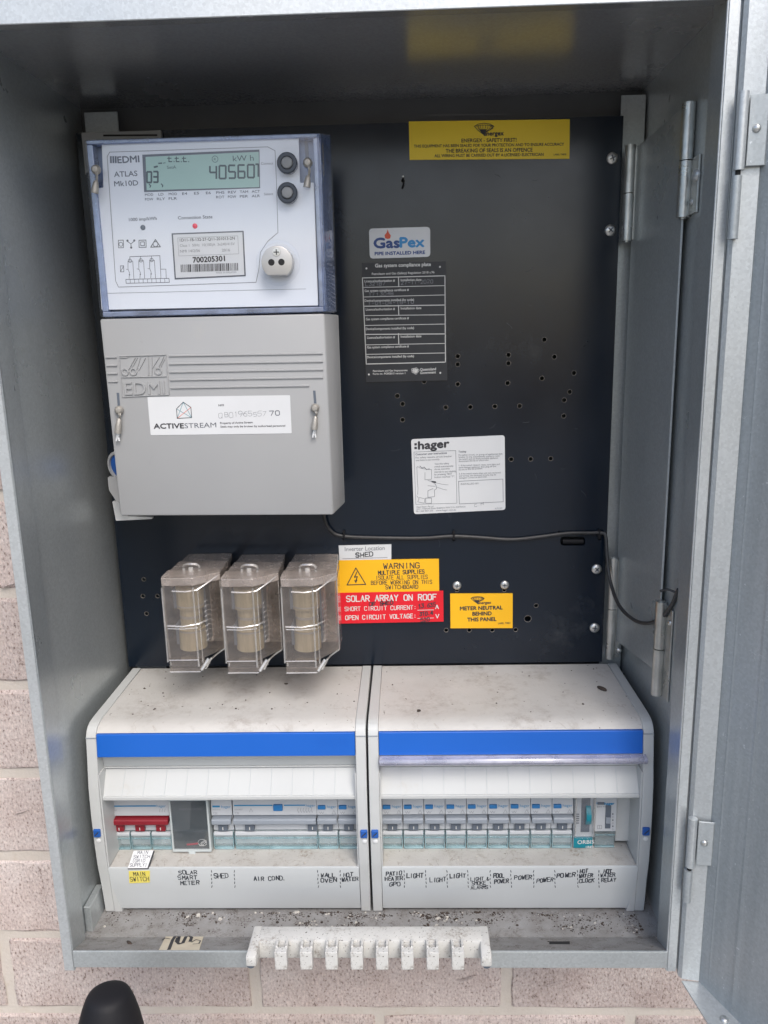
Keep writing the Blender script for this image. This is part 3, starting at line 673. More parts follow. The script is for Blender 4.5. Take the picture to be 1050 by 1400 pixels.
def f(b):
    pl = -.8
    text(b, 'Gas system compliance plate', 513, 365.5, 589, 363.5, 5, pl, .02)
    text(b, 'Petroleum and Gas (Safety) Regulation 2018 s.96', 508.5, 376, 594, 373.5, 3.2, pl, .01)
    L = lambda v: 495.5+(v-380)*.045
    R = lambda v: 608.3+(v-377)*.006
    rows = [(380, 377), (393, 390.5), (406, 403.2), (418.7, 417), (431.5, 430.3), (445, 443), (457.2, 456.5), (471.5, 469.5), (484.5, 482.5), (497.7, 495)]
    for i, (a, c) in enumerate(rows): line(b, [(L(a), a), (R(c), c)], pl, .7 if i % 3 == 0 else .5)
    line(b, [(L(380), 380), (L(498), 498)], pl, .7); line(b, [(R(377), 377), (R(495), 495)], pl, .7)
    for i in (0, 3, 6): line(b, [(544.8, rows[i][0]-1.3), (545.2, rows[i+1][0]-1.3)], pl, .7)
    for i in (0, 3, 6):
        a = rows[i][0]
        text(b, 'Licence/authorisation #', L(a)+3, a+6, 540, a+5, 3.4, pl, .01)
        text(b, 'Installation date', 548, a+4.4, 576, a+3.8, 3.4, pl, .01)
        text(b, 'Gas system compliance certificate #', L(a)+3, a+19.2, 559, a+17.6, 3.3, pl, .01)
        text(b, 'Device/components installed (by code)', L(a)+3, a+32.6, 566, a+31, 3.3, pl, .01)
    text(b, 'Petroleum and Gas Inspectorate', 510, 508.4, 557, 507.3, 2.6, pl, .01)
    text(b, 'Form no. PGRSB15 version 1', 510, 512.4, 554, 511.4, 2.6, pl, .01)
    text(b, 'Queensland', 574.5, 507, 596, 506, 3.8, pl, .01); text(b, 'Government', 574.5, 511.4, 596, 510.4, 3.6, pl, .01)
    for u, v in ((501, 367), (601.5, 364.8), (504.3, 512), (602, 509.8)): disc(b, u, v, .8, pl)
    for k in range(14):
        a = k*2.4; r = 1+k*.28; ring(b, 567.5+math.cos(a)*r*.9, 507+math.sin(a)*r*.8, 1.0, pl, .35, 6)
ink(t, M['whiteink'], f)
def f(b):
    strokes(b, 'L32187', 500, 391, 526, 390, 4.6, -.8, .32, .5, 3); strokes(b, '27-11-2020', 548.5, 389, 592, 387, 5, -.8, .32, .4, 4)
    strokes(b, '1713048', 503.5, 405, 538, 403, 4.6, -.8, .32, .5, 5); strokes(b, '1-01-04-15-10', 503, 417, 565, 415, 4.4, -.8, .32, .5, 6)
ink(t, M['paleink'], f, 'scratched_writing')
t = flat('instruction_sticker', 'square white instruction sticker with a line drawing in the middle of the board', 'sticker', [(562, 600.5), (690, 595), (691, 697), (566, 703)], -.5, .5, M['label'], 2.6)
def f(b):
    pl = -.5
    text(b, 'hager', 572, 614.3, 614, 611.2, 11.2, pl, .03)
    for v in (607.5, 612.6): patch(b, [(566.5, v-1.6), (570, v-1.8), (570, v+1.4), (566.6, v+1.6)], pl, .12)
    patch(b, [(589.5, 657.5), (595.8, 658), (596.5, 660.6), (590.5, 659.5)], pl, .12)
ink(t, M['ink'], f)
def f(b):
    pl = -.5
    line(b, [(566, 618), (623, 616), (624.7, 688), (568.5, 689.5)], pl, .3, close=True)
    line(b, [(627, 658), (687.5, 655), (688, 686), (628, 689)], pl, .4, close=True)
    tx = lambda s_, u0, v0, u1, v1, c=2.5, bd=0.: text(b, s_, u0, v0, u1, v1, c, pl, bd)
    tx('Customer user instructions', 568, 622.5, 611, 620.4, 2.8, .015)
    tx('For safety reasons circuit breaker', 568.3, 626.8, 618, 624.8); tx('test before use monthly', 568.5, 630.5, 601, 629)
    for i, s_ in enumerate(('Test this safety', 'switch automatically', 'three monthly', 'intervals to test reliability', 'by pressing TEST', 'button marked "T".')): tx(s_, 594, 635.5+i*3.6, 594+(20, 26, 21, 30, 24, 28)[i], 634.5+i*3.6)
    tx('Testing:', 626.8, 618.8, 637.5, 618.3, 2.6, .01)
    rows = ['If a safety circuit, or group of appliances fails', 'breaker to trip, automatically unplug to reset', 'the switch and any faulty portable appliance', 'disconnect this by an electrician.', '', '1. If the switch doesn\'t reset, turn light and', 'earth leakage appliance, then plug off one', 'by one to find the problem.', '', '2. If the switch resets when unit not connected', 'and turned, the electrical circuits may be', 'damaged. Contact an electrician.']
    for i, s_ in enumerate(rows):
        if s_: tx(s_, 627+i*.06, 623.2+i*2.85, 627+len(s_)*1.22, 621.4+i*2.85, 2.3)
    tx('INSTALLED BY:', 630, 663, 655, 662, 2.4)
    tx('Hager Electro Pty Ltd', 569.5, 694.2, 592.5, 693.2, 2.2); tx('Unit 1, 4 Edmund Street, Rydalmere NSW 2116, AUSTRALIA', 569.5, 697, 636.5, 693.6, 2.2)
    tx('Ph 1300 850 253', 569, 700.2, 592, 699, 2.2); tx('www.hager.com.au', 596, 699, 623.5, 697.8, 2.2); tx('6L70120C', 677, 696, 687, 695.6, 2)
    line(b, [(569.5, 639), (571, 638), (575, 640), (583, 641.5), (590, 642), (590, 655), (581, 656), (581, 646)], pl, .3)
    line(b, [(570, 639), (570.5, 655), (571.5, 668), (571, 676)], pl, .3); line(b, [(574, 637), (577, 640), (580, 638.5), (583, 642), (587, 641)], pl, .5)
    line(b, [(585, 657), (591, 658), (596, 663), (597, 668), (594, 670), (594, 679), (585, 680), (585, 671), (592, 668)], pl, .35)
    line(b, [(585, 664), (595, 665)], pl, .3); line(b, [(582, 681), (590, 681), (590, 688), (582, 688)], pl, .35, close=True)
    line(b, [(570, 678), (573, 682), (571, 686), (580, 688), (581, 682), (573, 680)], pl, .3)
    line(b, [(596, 660), (604, 662), (613, 663)], pl, .25); line(b, [(597, 666), (606, 669), (611, 670)], pl, .25)
    strokes(b, 'C.M', 649, 693, 661, 690, 3.4, pl, .25, .6, 9)
ink(t, M['greyink'], f, 'small_print')
t = flat('inverter_label', 'small white label naming the inverter location, handwritten SHED', 'label', [(463, 746), (535, 744.3), (535, 764.8), (464, 766)], -.9, .9, M['label'])
ink(t, M['greyink'], lambda b: (text(b, 'Inverter Location', 471.5, 753.7, 526, 751.8, 6, -.9, 0), line(b, [(468.5, 764), (529.5, 762.2)], -.9, .35)))
ink(t, M['ink'], lambda b: strokes(b, 'SHED', 486.5, 762, 510, 760.5, 6, -.9, .9, .35, 12), 'handwriting')
t = flat('supply_warning_plate', 'amber WARNING multiple supplies plate above the red one', 'sign', [(463.5, 766.2), (600, 764.2), (600.5, 808), (464.8, 810.3)], -1.2, 1.2, M['amber'])
def f(b):
    pl = -1.2
    strokes(b, 'WARNING', 524.5, 777.8, 573.3, 776.5, 7.2, pl, .85); strokes(b, 'MULTIPLE SUPPLIES', 517.3, 785.8, 580, 784, 5.2, pl, .75)
    strokes(b, 'ISOLATE ALL SUPPLIES', 514, 792.5, 584.5, 791.2, 5.2, pl, .5); strokes(b, 'BEFORE WORKING ON THIS', 507.5, 799.4, 590.5, 798, 5, pl, .55)
    strokes(b, 'SWITCHBOARD', 527.3, 805.5, 571.5, 804.6, 4.8, pl, .6)
    line(b, [(486.5, 776.5), (500, 799), (474.5, 799.8)], pl, .9, close=True)
    line(b, [(488, 782), (484.6, 789.4), (488.6, 788.2), (486.4, 794.5)], pl, .9); line(b, [(485, 793.5), (486.4, 796.4), (488, 793)], pl, .8)
ink(t, M['ink'], f)
t = flat('solar_plate', 'bright red solar array plate with white engraved lettering', 'sign', [(464.8, 810.5), (606, 808), (606.5, 849.8), (467, 852.5)], -1.6, 1.6, M['red'])
def f(b):
    pl = -1.6
    strokes(b, 'SOLAR ARRAY ON ROOF', 474, 822.5, 596.5, 820, 7.6, pl, 1.0)
    strokes(b, 'SHORT CIRCUIT CURRENT:', 471.5, 835.3, 569, 833, 5.4, pl, .6); strokes(b, 'OPEN CIRCUIT VOLTAGE:', 472.5, 847.5, 569, 844.8, 5.6, pl, .7)
    strokes(b, 'A', 595.5, 832.3, 599.5, 832.2, 5, pl, .8); strokes(b, 'V', 595.8, 845, 600, 844.9, 5, pl, .8)
    line(b, [(571, 834.3), (593, 833.8)], pl, .5); line(b, [(571, 845.4), (593, 844.8)], pl, .5)
ink(t, M['whiteink'], f)
def f(b):
    pl = -1.7
    strokes(b, 'OF SHED', 505, 828.6, 537, 826.5, 4.6, pl, .9, .5, 21); strokes(b, '13.635', 572, 831.8, 595, 829, 5.2, pl, .8, .5, 22)
    strokes(b, '310.4', 573.5, 842.4, 592, 840, 4.8, pl, .8, .5, 23); strokes(b, '520', 575, 850.5, 587, 849, 4.6, pl, .8, .4, 24)
ink(t, M['marker'], f, 'handwriting')
t = flat('neutral_sign', 'small amber METER NEUTRAL BEHIND THIS PANEL plate hanging from two screws', 'sign', [(615.5, 811.8), (701, 811.5), (700.8, 858.7), (616, 859)], -1.2, 1.2, M['amber'])
def f(b):
    pl = -1.2
    text(b, 'METER NEUTRAL', 629, 834.4, 687, 833, 5.2, pl, .03); text(b, 'BEHIND', 646, 841.6, 672, 841, 5.2, pl, .03); text(b, 'THIS PANEL', 639, 849.6, 678.5, 848.8, 5.2, pl, .03)
    energex(b, 653, 820, 19, 9, pl); text(b, 'energex', 652.5, 826, 671.5, 825.3, 3.6, pl, .03); text(b, 'LABEL 73881', 681, 853.4, 697.5, 852.9, 2.5, pl, .01)
ink(t, M['ink'], f)

# ================================================================== CABLE
t = thing('black_cable', 'thin black cable clipped across the board and looping to the right hinge', 'cable', tuple(at(443, 706, -6)))
pts = [at(443, 698, -12), at(444, 710, -8), at(451, 724, -4), at(470, 733, -2.2), at(540, 735.5, -2.2), at(580, 735.5, -2.2), at(620, 733, -2.4), at(660, 735, -2.2), at(700, 737.5, -2.2), at(740, 733.5, -2.2), at(775, 729, -2.2), at(805, 728.5, -2.4), at(822, 728.5, -3), at(828, 733, -5), at(830, 760, -9), at(834, 793, -17), at(846, 827, -42), at(866, 847, -66), at(885, 852, -86), at(904, 845, -106), at(918, 828, -122), at(925, 812, -131), at(928, 806, -134)]
b = B(); tube(b, pts, 1.55, 10, 7); part('cable', b, M['cable'], t, smooth=True)
b = B(); tube(b, [at(903, 808, -122), at(913, 806, -127), at(926, 811, -132)], 1.0, 8); part('cable_tail', b, M['cable'], t, smooth=True)
for u, v in ((620.5, 732.5), (819.5, 731), (470, 732)):
    b = B(); p = at(u, v, -4.1); box(b, p.x-1, p.x+1, -4.4, .5, p.z-4.2, p.z+4.2, .7); part('cable_clip', b, M['black'], t)

# ================================================================== ELECTRICITY METER
FY = -90
mt = thing('electricity_meter', 'large digital electricity meter, clear lid over a grey terminal cover', 'meter', (-108, 0, 165))
tab = [at(112, 178.5, -3), at(222, 180.5, -3)]
b = B(); box(b, -227, -161, -5, -.2, 440, 472.5, .6); part('mounting_plate', b, M['grey'], mt)
b = B(); slab(b, [(141, 184), (215, 183.5), (215, 186), (141, 186.5)], -5.2, .3, .4); part('mounting_slot', b, M['dark'], mt)
BC = mat('dark_blue_meter_base', (.16, .22, .36), .3)
b = B(); hexa(b, [(-191, -76, 446), (-25, -76, 446), (-25, -76, 322), (-191, -76, 322), (-203, -8, 452), (-26, -8, 449), (-26, -8, 322), (-203, -8, 322)], 2); part('meter_base', b, BC, mt)
# clear lid (closed hull just outside the base)
f4 = [at(113, 190.5, FY), at(439, 182, FY), at(449.5, 428.5, FY), at(133, 431.5, FY)]
P8 = [(f4[0].x, FY, f4[0].z), (f4[1].x, FY, f4[1].z), (f4[2].x+5, FY, 322.2), (f4[3].x, FY, 322.2), (-203, -52, 452.5), (-16.2, -60, 452.5), (-16.2, -60, 322.2), (-203, -52, 322.2)]
P8[2] = (f4[1].x, FY, 322.2); P8[3] = (f4[0].x, FY, 322.2)
b = B(); hexa(b, P8, 2.2, 3); part('clear_lid', b, M['clearmeter'], mt, smooth=True)
FP = -84
fpoly = [(139, 194.5), (408, 185), (410, 250), (429, 249.5), (435, 417.5), (139, 423.5), (127.5, 258), (141.5, 256.5)]
# tinted frame round the faceplate
x0, x1 = f4[0].x+1, f4[1].x-1; fr = [at(u, v, -86) for u, v in ((139, 192), (408, 184), (435, 419), (138, 424))]
b = B()
box(b, x0, x1, -86.6, -77, 444.2, 447, .6); box(b, x0, x1, -86.6, -77, 322.6, 326.2, .6); box(b, x0, x0+4.4, -86.6, -77, 326.3, 444.1, .6); box(b, x1-5.4, x1, -86.6, -77, 326.3, 444.1, .6)
part('lid_edge', b, M['bluerim'], mt)
b = B(); hexa(b, [(x1-.8, -88.5, 446), (-17.6, -61, 451), (-17.6, -61, 323), (x1-.8, -88.5, 323), (x1-3, -86, 446), (-21, -60, 451), (-21, -60, 323), (x1-3, -86, 323)]); part('lid_side', b, M['bluerim'], mt)
b = B(); slab(b, fpoly, FP, 2, .8); part('faceplate', b, M['face'], mt)
b = B(); slab(b, [(194.5, 211.5), (354.5, 204.5), (355.5, 257), (197, 262.5)], FP-.4, .4); lcdf = part('display_frame', b, M['greyink'], mt)
b = B(); slab(b, [(199, 214.5), (353.8, 207.6), (354.5, 255.8), (200.5, 260)], FP-.6, .5); part('display', b, M['lcd'], lcdf)
SEG = {'0': 'abcdef', '1': 'bc', '2': 'abged', '3': 'abgcd', '4': 'fgbc', '5': 'afgcd', '6': 'afgedc', '7': 'abc'}
def seg(b, ch, u, v, w, h, pl):
    sk = .06*h
    P = {'a': ((0, 0), (1, 0)), 'g': ((0, .5), (1, .5)), 'd': ((0, 1), (1, 1)), 'f': ((0, 0), (0, .5)), 'b': ((1, 0), (1, .5)), 'e': ((0, .5), (0, 1)), 'c': ((1, .5), (1, 1))}
    for s_ in SEG[ch]:
        (a, c), (e, g_) = P[s_]; dx_, dy_ = e-a, g_-c
        q = [(u+(a+dx_*.1)*w, v+(c+dy_*.1)*h), (u+(e-dx_*.1)*w, v+(g_-dy_*.1)*h)]
        line(b, q, pl, 1.3)
def f(b):
    pl = FP-.6
    for i, ch in enumerate('40560'): seg(b, ch, 287+i*12.9, 227-i*.45, 8.8, 17.5, pl)
    seg(b, '7', 351.5-1.8, 224.6, 3.5, 17, pl); disc(b, 346.5, 243, .55, pl)
    for i, ch in enumerate('03'): seg(b, ch, 201+i*8.8, 235-i*.4, 6, 14.5, pl)
    text(b, 'kW h', 318.5, 220.5, 347, 219.5, 8.2, pl, -.005); text(b, 'SetA', 228.5, 231, 241, 230.5, 4.6, pl)
    ring(b, 294, 217.5, 2.2, pl, .35, 12); text(b, 'R', 292.6, 219.3, 295.6, 219.2, 3.6, pl)
    for i in range(3): line(b, [(231+i*10, 214.5), (231+i*10, 221), (235+i*10, 221)], pl, .7); line(b, [(229+i*10, 216.5), (234+i*10, 216.3)], pl, .6); disc(b, 238+i*10, 221, .4, pl)
    line(b, [(211, 228.5), (215, 227.5)], pl, 1.2); line(b, [(217, 223.3), (221, 223)], pl, .9); line(b, [(223, 223), (226, 222.6)], pl, .5)
    line(b, [(204, 252), (206, 254), (205, 256)], pl, .8); line(b, [(220.5, 251.5), (222.5, 253.5), (222, 255.5)], pl, .8)
b = B(); f(b); part('display_digits', b, M['lcdink'], lcdf)
def f(b):
    pl = FP
    text(b, 'EDMI', 161, 223, 190.5, 221.5, 9.4, pl, .02); text(b, 'ATLAS', 156.2, 242, 188, 240.5, 7.6, pl, .01); text(b, 'Mk10D', 156.5, 254.8, 189, 253.3, 7.4, pl, .01)
    for i in range(3): patch(b, [(150.2+i*3.3, 213.5), (152.7+i*3.3, 213.4), (153+i*3.3, 223), (150.5+i*3.3, 223)], pl)
    for i, (a, c) in enumerate((('MOD', 'POW'), ('LD', 'RLY'), ('MOD', 'FLR'), ('E4', ''), ('E5', ''), ('E6', ''), ('PHS', 'ROT'), ('REV', 'POW'), ('TAM', 'PER'), ('ACT', 'ALR'))):
        u = 204+i*16.2; v = 268-i*.5; hw = 5.6 if len(a) == 3 else 3.4
        text(b, a, u-hw, v, u+hw, v-.3, 3.6, pl, .01)
        if c: text(b, c, u-5.6, v+6.2, u+5.6, v+5.9, 3.6, pl, .01)
    text(b, 'Connect', 357, 225.3, 373.5, 224.8, 3.6, pl); text(b, 'Select', 361, 267, 373.5, 266.6, 3.6, pl)
    text(b, '1000 imp/kWh', 176.5, 302.5, 214.3, 300.5, 4.6, pl, .01); text(b, 'Connection State', 243.5, 300, 290.5, 298.4, 4.6, pl, .01)
    # pictograms
    line(b, [(161.8, 328.5), (168.5, 328.3), (168.8, 338.6), (162, 338.8)], pl, .45, close=True); ring(b, 165.2, 334, 1.5, pl, .4, 8)
    line(b, [(173.5, 329.5), (179, 333.5), (184, 329.2)], pl, .5); line(b, [(179, 333.5), (179.3, 338.5)], pl, .5)
    for u, v in ((174.3, 329), (183.6, 328.8), (179.3, 338.5)): disc(b, u, v, .8, pl)
    line(b, [(190, 328.5), (199.5, 328.2), (199.8, 338), (190.2, 338.3)], pl, .5, close=True); line(b, [(192.3, 330.8), (197.3, 330.6), (197.5, 335.7), (192.5, 335.9)], pl, .5, close=True)
    line(b, [(212.5, 327.5), (219.3, 337.4), (206, 338)], pl, .6, close=True); ring(b, 212.6, 333.8, 1.9, pl, .5, 8)
    # wiring diagram
    line(b, [(177.5, 351), (218.5, 349.5), (219.5, 367)], pl, .4); line(b, [(219.5, 367), (220, 381)], pl, .35); line(b, [(219.5, 368), (226.8, 368), (227.3, 381)], pl, .35)
    for i in range(3):
        u = 177.5+i*14.8; v = 351-i*.5
        line(b, [(u, v), (u, v+5)], pl, .35); ring(b, u+.2, v+5.5, 1.3, pl, .35, 8); line(b, [(u-2.5, v+6), (u+4, v+6), (u+5.5, v+30)], pl, .35)
        line(b, [(u-2.5, v+6), (u-2.5, v+17), (u-.5, v+22), (u-1, v+30)], pl, .35); line(b, [(u-5, v+17), (u-2, v+18)], pl, .3); disc(b, u-.5, v+24.5, .5, pl)
    line(b, [(172, 382), (231, 380.6), (231.6, 386), (172.5, 387.3)], pl, .4, close=True)
    for i in range(1, 10): line(b, [(172+i*5.9, 382-i*.14), (172.3+i*5.9, 387.2-i*.14)], pl, .3)
    line(b, [(164.5, 363.5), (169, 363.4), (169.3, 371.5), (164.8, 371.7)], pl, .4, close=True); line(b, [(164.5, 371.7), (169.3, 363.4)], pl, .35)
ink(mt, M['greyink'], f)
def f(b):
    pl = FP
    line(b, [(150, 208), (366, 200.8), (376, 206), (378, 250), (380, 318), (366, 330), (356, 345), (354, 368), (350, 386), (162, 392.5), (158, 384), (146.5, 214)], pl, .45, close=True)
    line(b, [(146, 401), (418, 395)], pl, .3)
ink(mt, M['paleink'], f, 'printed_border')
b = B(); slab(b, [(234.5, 319), (333, 315.5), (336, 377.5), (238.8, 382)], FP-.3, .3); rp = part('rating_plate', b, M['greyink'], mt)
b = B(); slab(b, [(236.5, 320.8), (331.3, 317.4), (334, 375.8), (240.5, 380)], FP-.45, .3); part('rating_label', b, M['label'], rp)
def f(b):
    pl = FP-.45
    text(b, '1D11-1B-132-27-Q11-201013-2N', 246, 330.3, 321, 327.5, 4.2, pl, .005); text(b, '700205301', 264, 359, 307.5, 356.8, 7.6, pl, .025)
    r = random.Random(5); u = 247
    while u < 324.5:
        w_ = r.choice((.6, .6, 1.1, 1.7)); v = 361.8-(u-247)*.03
        patch(b, [(u, v), (u+w_, v), (u+w_+.3, v+10.4), (u+.3, v+10.4)], pl); u += w_+r.choice((.6, .7, 1.2))
b = B(); f(b); part('rating_text', b, M['ink'], rp)
def f(b):
    pl = FP-.45
    text(b, 'Class 1  50Hz  10(100)A  3x240/415V', 246, 337.6, 321, 335, 3.8, pl); text(b, 'NMI 14/2/56', 246.3, 345.4, 273.5, 344.2, 3.8, pl, .005); text(b, '2016', 303.5, 344, 314.5, 343.5, 4, pl, .005)
    text(b, 'MADE IN MALAYSIA', 295.5, 374, 323.5, 373, 2.4, pl); line(b, [(243, 325.3), (325, 322.4), (326.5, 347), (244.5, 350)], pl, .22, close=True)
b = B(); f(b); part('fine_rating_text', b, M['paleink'], rp)
for u, v, k in ((195.5, 311, 'dktoggle'), (266.6, 309, 'redled')):
    p = at(u, v, FP); b = B(); lathe(b, (p.x, FP, p.z), (0, -1, 0), [(0, 1.9), (.5, 1.8), (.9, 1.1), (1, 0)], 16); part('indicator_lamp', b, M[k], mt, smooth=True, label='red lit indicator lamp' if k == 'redled' else 'dark unlit indicator lamp')
for u, v in ((392.2, 222.3), (392.6, 263.3)):
    p = at(u, v, FY-1); b = B(); lathe(b, (p.x, FY+1, p.z), (0, -1, 0), [(-4, 7.3), (1.4, 7.3), (2.0, 6.8), (2.0, 4.6), (1.2, 4.3), (-3, 4.3)], 28); bz = part('button_bezel', b, mat('dark_blue_bezel', (.02, .028, .045), .25), mt, smooth=True)
    b = B(); lathe(b, (p.x, FY+1, p.z), (0, -1, 0), [(-4, 4), (2.6, 4), (3.3, 3.4), (3.6, 1.8), (3.65, 0)], 24); part('button', b, M['button'], bz, smooth=True)
p = at(379.5, 359, FY-3); b = B()
n = 30; R = 11.6; poly = [(p.x+R*math.cos(a), p.z+R*math.sin(a)) for a in [math.radians(-52+284*i/n) for i in range(n+1)]]
prism(b, poly, 'y', FY-6, FY+4, .7, 2); op = part('optical_port', b, M['port'], mt, smooth=True)
b = B(); lathe(b, (p.x, FY-6, p.z+7), (0, -1, 0), [(0, 3), (.5, 2.8), (.6, 0)], 16); part('port_screw', b, M['screw'], op, smooth=True)
b = B()
for d_ in (Vector((1, 0, 0)), Vector((0, 0, 1))): ribbon(b, [Vector((p.x, FY-6.75, p.z+7))-d_*1.8, Vector((p.x, FY-6.75, p.z+7))+d_*1.8], .7, Vector((0, -1, 0)))
part('screw_cross', b, M['ink'], op)
b = B()
for s_ in (-1, 1): lathe(b, (p.x+s_*3.7-.4, FY-6, p.z), (0, -1, 0), [(0, 2.4), (.12, 2.3), (.15, 0)], 16)
part('port_eye', b, M['dark'], op)
b = B(); lathe(b, (p.x, FY, p.z), (0, -1, 0), [(0, 16.5), (.7, 16), (.9, 14.4), (.4, 13.8)], 36); part('port_ring', b, M['clearmeter'], mt, smooth=True)
# terminal cover
tcx = [(-194.3, 321.0), (-24.2, 321.0), (-23.0, 166.4), (-193.0, 168.6)]
b = B(); hexa(b, [(tcx[0][0], FY, tcx[0][1]), (tcx[1][0], FY, tcx[1][1]), (tcx[2][0], FY, tcx[2][1]), (tcx[3][0], FY, tcx[3][1]),
                  (-199, -40, 321.0), (-15.8, -60, 321.0), (-15.8, -60, 169.5), (-199, -40, 160)], 1.6, 2)
hexa(b, [(-199, -59, 320.5), (-16.2, -59, 320.5), (-16.2, -59, 170), (-199, -59, 170), (-199, -22, 320.5), (-24, -22, 320.5), (-24, -22, 173), (-199, -22, 167)])
tc_ = part('terminal_cover', b, M['grey'], mt, smooth=True)
def rib(b, u0, v0, u1, v1, h=.8, w=1.1, pl=FY):
    a = at(u0, v0, pl); c = at(u1, v1, pl); d_ = (c-a).normalized(); s_ = Vector((0, -1, 0)).cross(d_)*(w/2)
    top = Vector((0, -h, 0)); q = s_*.5
    A = [a-s_, c-s_, c+s_, a+s_]; T = [a-q+top, c-q+top, c+q+top, a+q+top]
    va = [b.verts.new(x) for x in A]; vt = [b.verts.new(x) for x in T]
    b.faces.new(vt)
    for i in range(4): b.faces.new((va[i], va[(i+1) % 4], vt[(i+1) % 4], vt[i]))
b = B()
for i, (u0, v0, u1) in enumerate(((231, 486.6, 441), (231.5, 497.6, 441.5), (232, 508.7, 442), (232.5, 519.5, 442), (233.5, 530.4, 423))): rib(b, u0, v0, u1, v0-(u1-u0)*.016, 1.0, 1.6)
for i, (u0, v0) in enumerate(((144.5, 488.5), (145.8, 499.8), (147, 510.8), (148.3, 521.7))): rib(b, u0, v0, 160+i*.4, v0-.3, 1.0, 1.6)
part('raised_rib', b, M['grey'], tc_)
b = B()
for q in (((163, 487), (227, 485)), ((163, 487), (168, 542.5)), ((227, 485), (231.5, 539)), ((166, 515.7), (227.5, 514.4)), ((168, 542.5), (231.5, 539.5))): rib(b, *q[0], *q[1], .8, 1)
for q in (((185, 489), (176, 505)), ((192, 489), (187, 505)), ((188, 489), (178.5, 506)), ((199, 489), (190, 506)), ((203, 488), (203.5, 513)), ((207.5, 488), (208, 513)), ((218, 488), (208.5, 503)), ((224, 488), (217, 502)), ((225, 491), (219, 503)), ((163.5, 489), (175, 488.5))): rib(b, *q[0], *q[1], .8, 1)
for (u, v) in ((171.2, 508.5), (182.5, 508.2), (216.5, 507.3)):
    c = at(u, v, FY); 
    lathe(b, (c.x, FY, c.z), (0, -1, 0), [(0, 3.2), (.9, 2.8), (.9, 2.0), (.1, 1.5)], 14)
v, fc, gx0, gx1 = glyphs('EDMI', 0)
a = at(171.5, 539.8, FY); c = at(226, 538.3, FY); ex = (c-a)/(gx1-gx0); ez = Vector((0, 0, (at(198, 520.3, FY)-at(198, 539, FY)).z/CAPH))
V0 = [b.verts.new(a+ex*(x-gx0)+ez*y+Vector((0, -1.1, 0))) for x, y in v]; 
nf = []
for q in fc:
    try: nf.append(b.faces.new([V0[i] for i in q]))
    except ValueError: pass
be = [e for e in {e for q in nf for e in q.edges} if len(e.link_faces) == 1]
r = bmesh.ops.extrude_edge_only(b, edges=be)
for x in r['geom']:
    if isinstance(x, bmesh.types.BMVert): x.co.y += 1.2
part('embossed_logo', b, M['grey'], tc_)
# sealing screws: slot, ball, wire and crimped ferrule
def seal(u, v0, v1, v2, tail, parent, y, slot):
    if slot:
        b = B(); slab(b, [(u-2.6, v0-24), (u+.8, v0-24), (u+2.2, v0-6), (u-1.2, v0-6)], y-.15, .2); o0 = part('seal_slot', b, M['dktoggle'], parent)
    p = at(u, v0, y-3); b = B(); lathe(b, (p.x, y, p.z), (0, -1, 0), [(0, 2.9), (1, 3.4), (3, 3.2), (4.4, 2), (4.8, 0)], 16); o = part('sealing_screw', b, M['seal'], parent, smooth=True)
    a = at(u, v0+4, y-4); c = at(u+1, v1, y-3)
    b = B(); tube(b, [a, (a+c)/2+Vector((.8, -1, 0)), c], .45, 6); tube(b, [a+Vector((1.2, 0, 0)), (a+c)/2+Vector((1.6, -1, 0)), c+Vector((.8, 0, 0))], .45, 6); part('seal_wire', b, M['seal'], o, smooth=True)
    c2 = at(u-1, v2, y-3); b = B(); q = (c2-c).normalized(); lathe(b, c, q, [(0, 1), (1, 1.7), ((c2-c).length*.6, 2.5), ((c2-c).length, 2.6), ((c2-c).length+.1, 0)], 10); part('seal_ferrule', b, M['seal'], o, smooth=True)
    if tail:
        b = B(); e = at(u-3, v2+11, y-3); tube(b, [c2, (c2+e)/2, e], .7, 6); e = at(u+1, v2+11, y-3); tube(b, [c2+Vector((.8, 0, 0)), (c2+e)/2, e], .7, 6); part('wire_tail', b, M['white2'], o, smooth=True)
seal(162, 561, 572, 592, True, tc_, FY, True); seal(430.5, 558, 569, 587, True, tc_, FY, True)
seal(130.5, 231.5, 247, 264, False, mt, FY, False); seal(420.5, 222, 240, 256, False, mt, FY, False)
for q in ([(127, 198), (131, 198), (135, 226), (130, 226)], [(415.5, 186), (420, 186), (422.5, 218), (418, 218)]):
    b = B(); slab(b, q, -77, .5); part('seal_channel', b, M['dktoggle'], mt)
# blue plug and its bracket at lower left
b = B(); p = at(152, 637, -45); lathe(b, (-205, -45, p.z), (-.45, -1, -.1), [(-3, 13), (2.5, 13.2), (3.2, 12.4), (3.2, 10.8), (1, 10.5)], 26); lp = part('side_plug_ring', b, M['grey'], mt, smooth=True)
b = B(); lathe(b, (-205, -45, p.z), (-.45, -1, -.1), [(-2, 10.4), (1.4, 10.4), (1.8, 9.4), (1.8, 0)], 22); part('blue_plug', b, M['bluescrew'], lp, smooth=True)
b = B(); slab(b, [(147, 652), (166, 652), (166, 690), (158, 684), (149, 670)], -45, 12, 1.5); part('side_bracket', b, M['grey'], mt)
b = B(); slab(b, [(153.5, 685.5), (175, 685.5), (175, 706), (208, 707), (208, 709.5), (158.5, 712)], -22, 4, .6); part('foot_tab', b, M['white2'], mt)
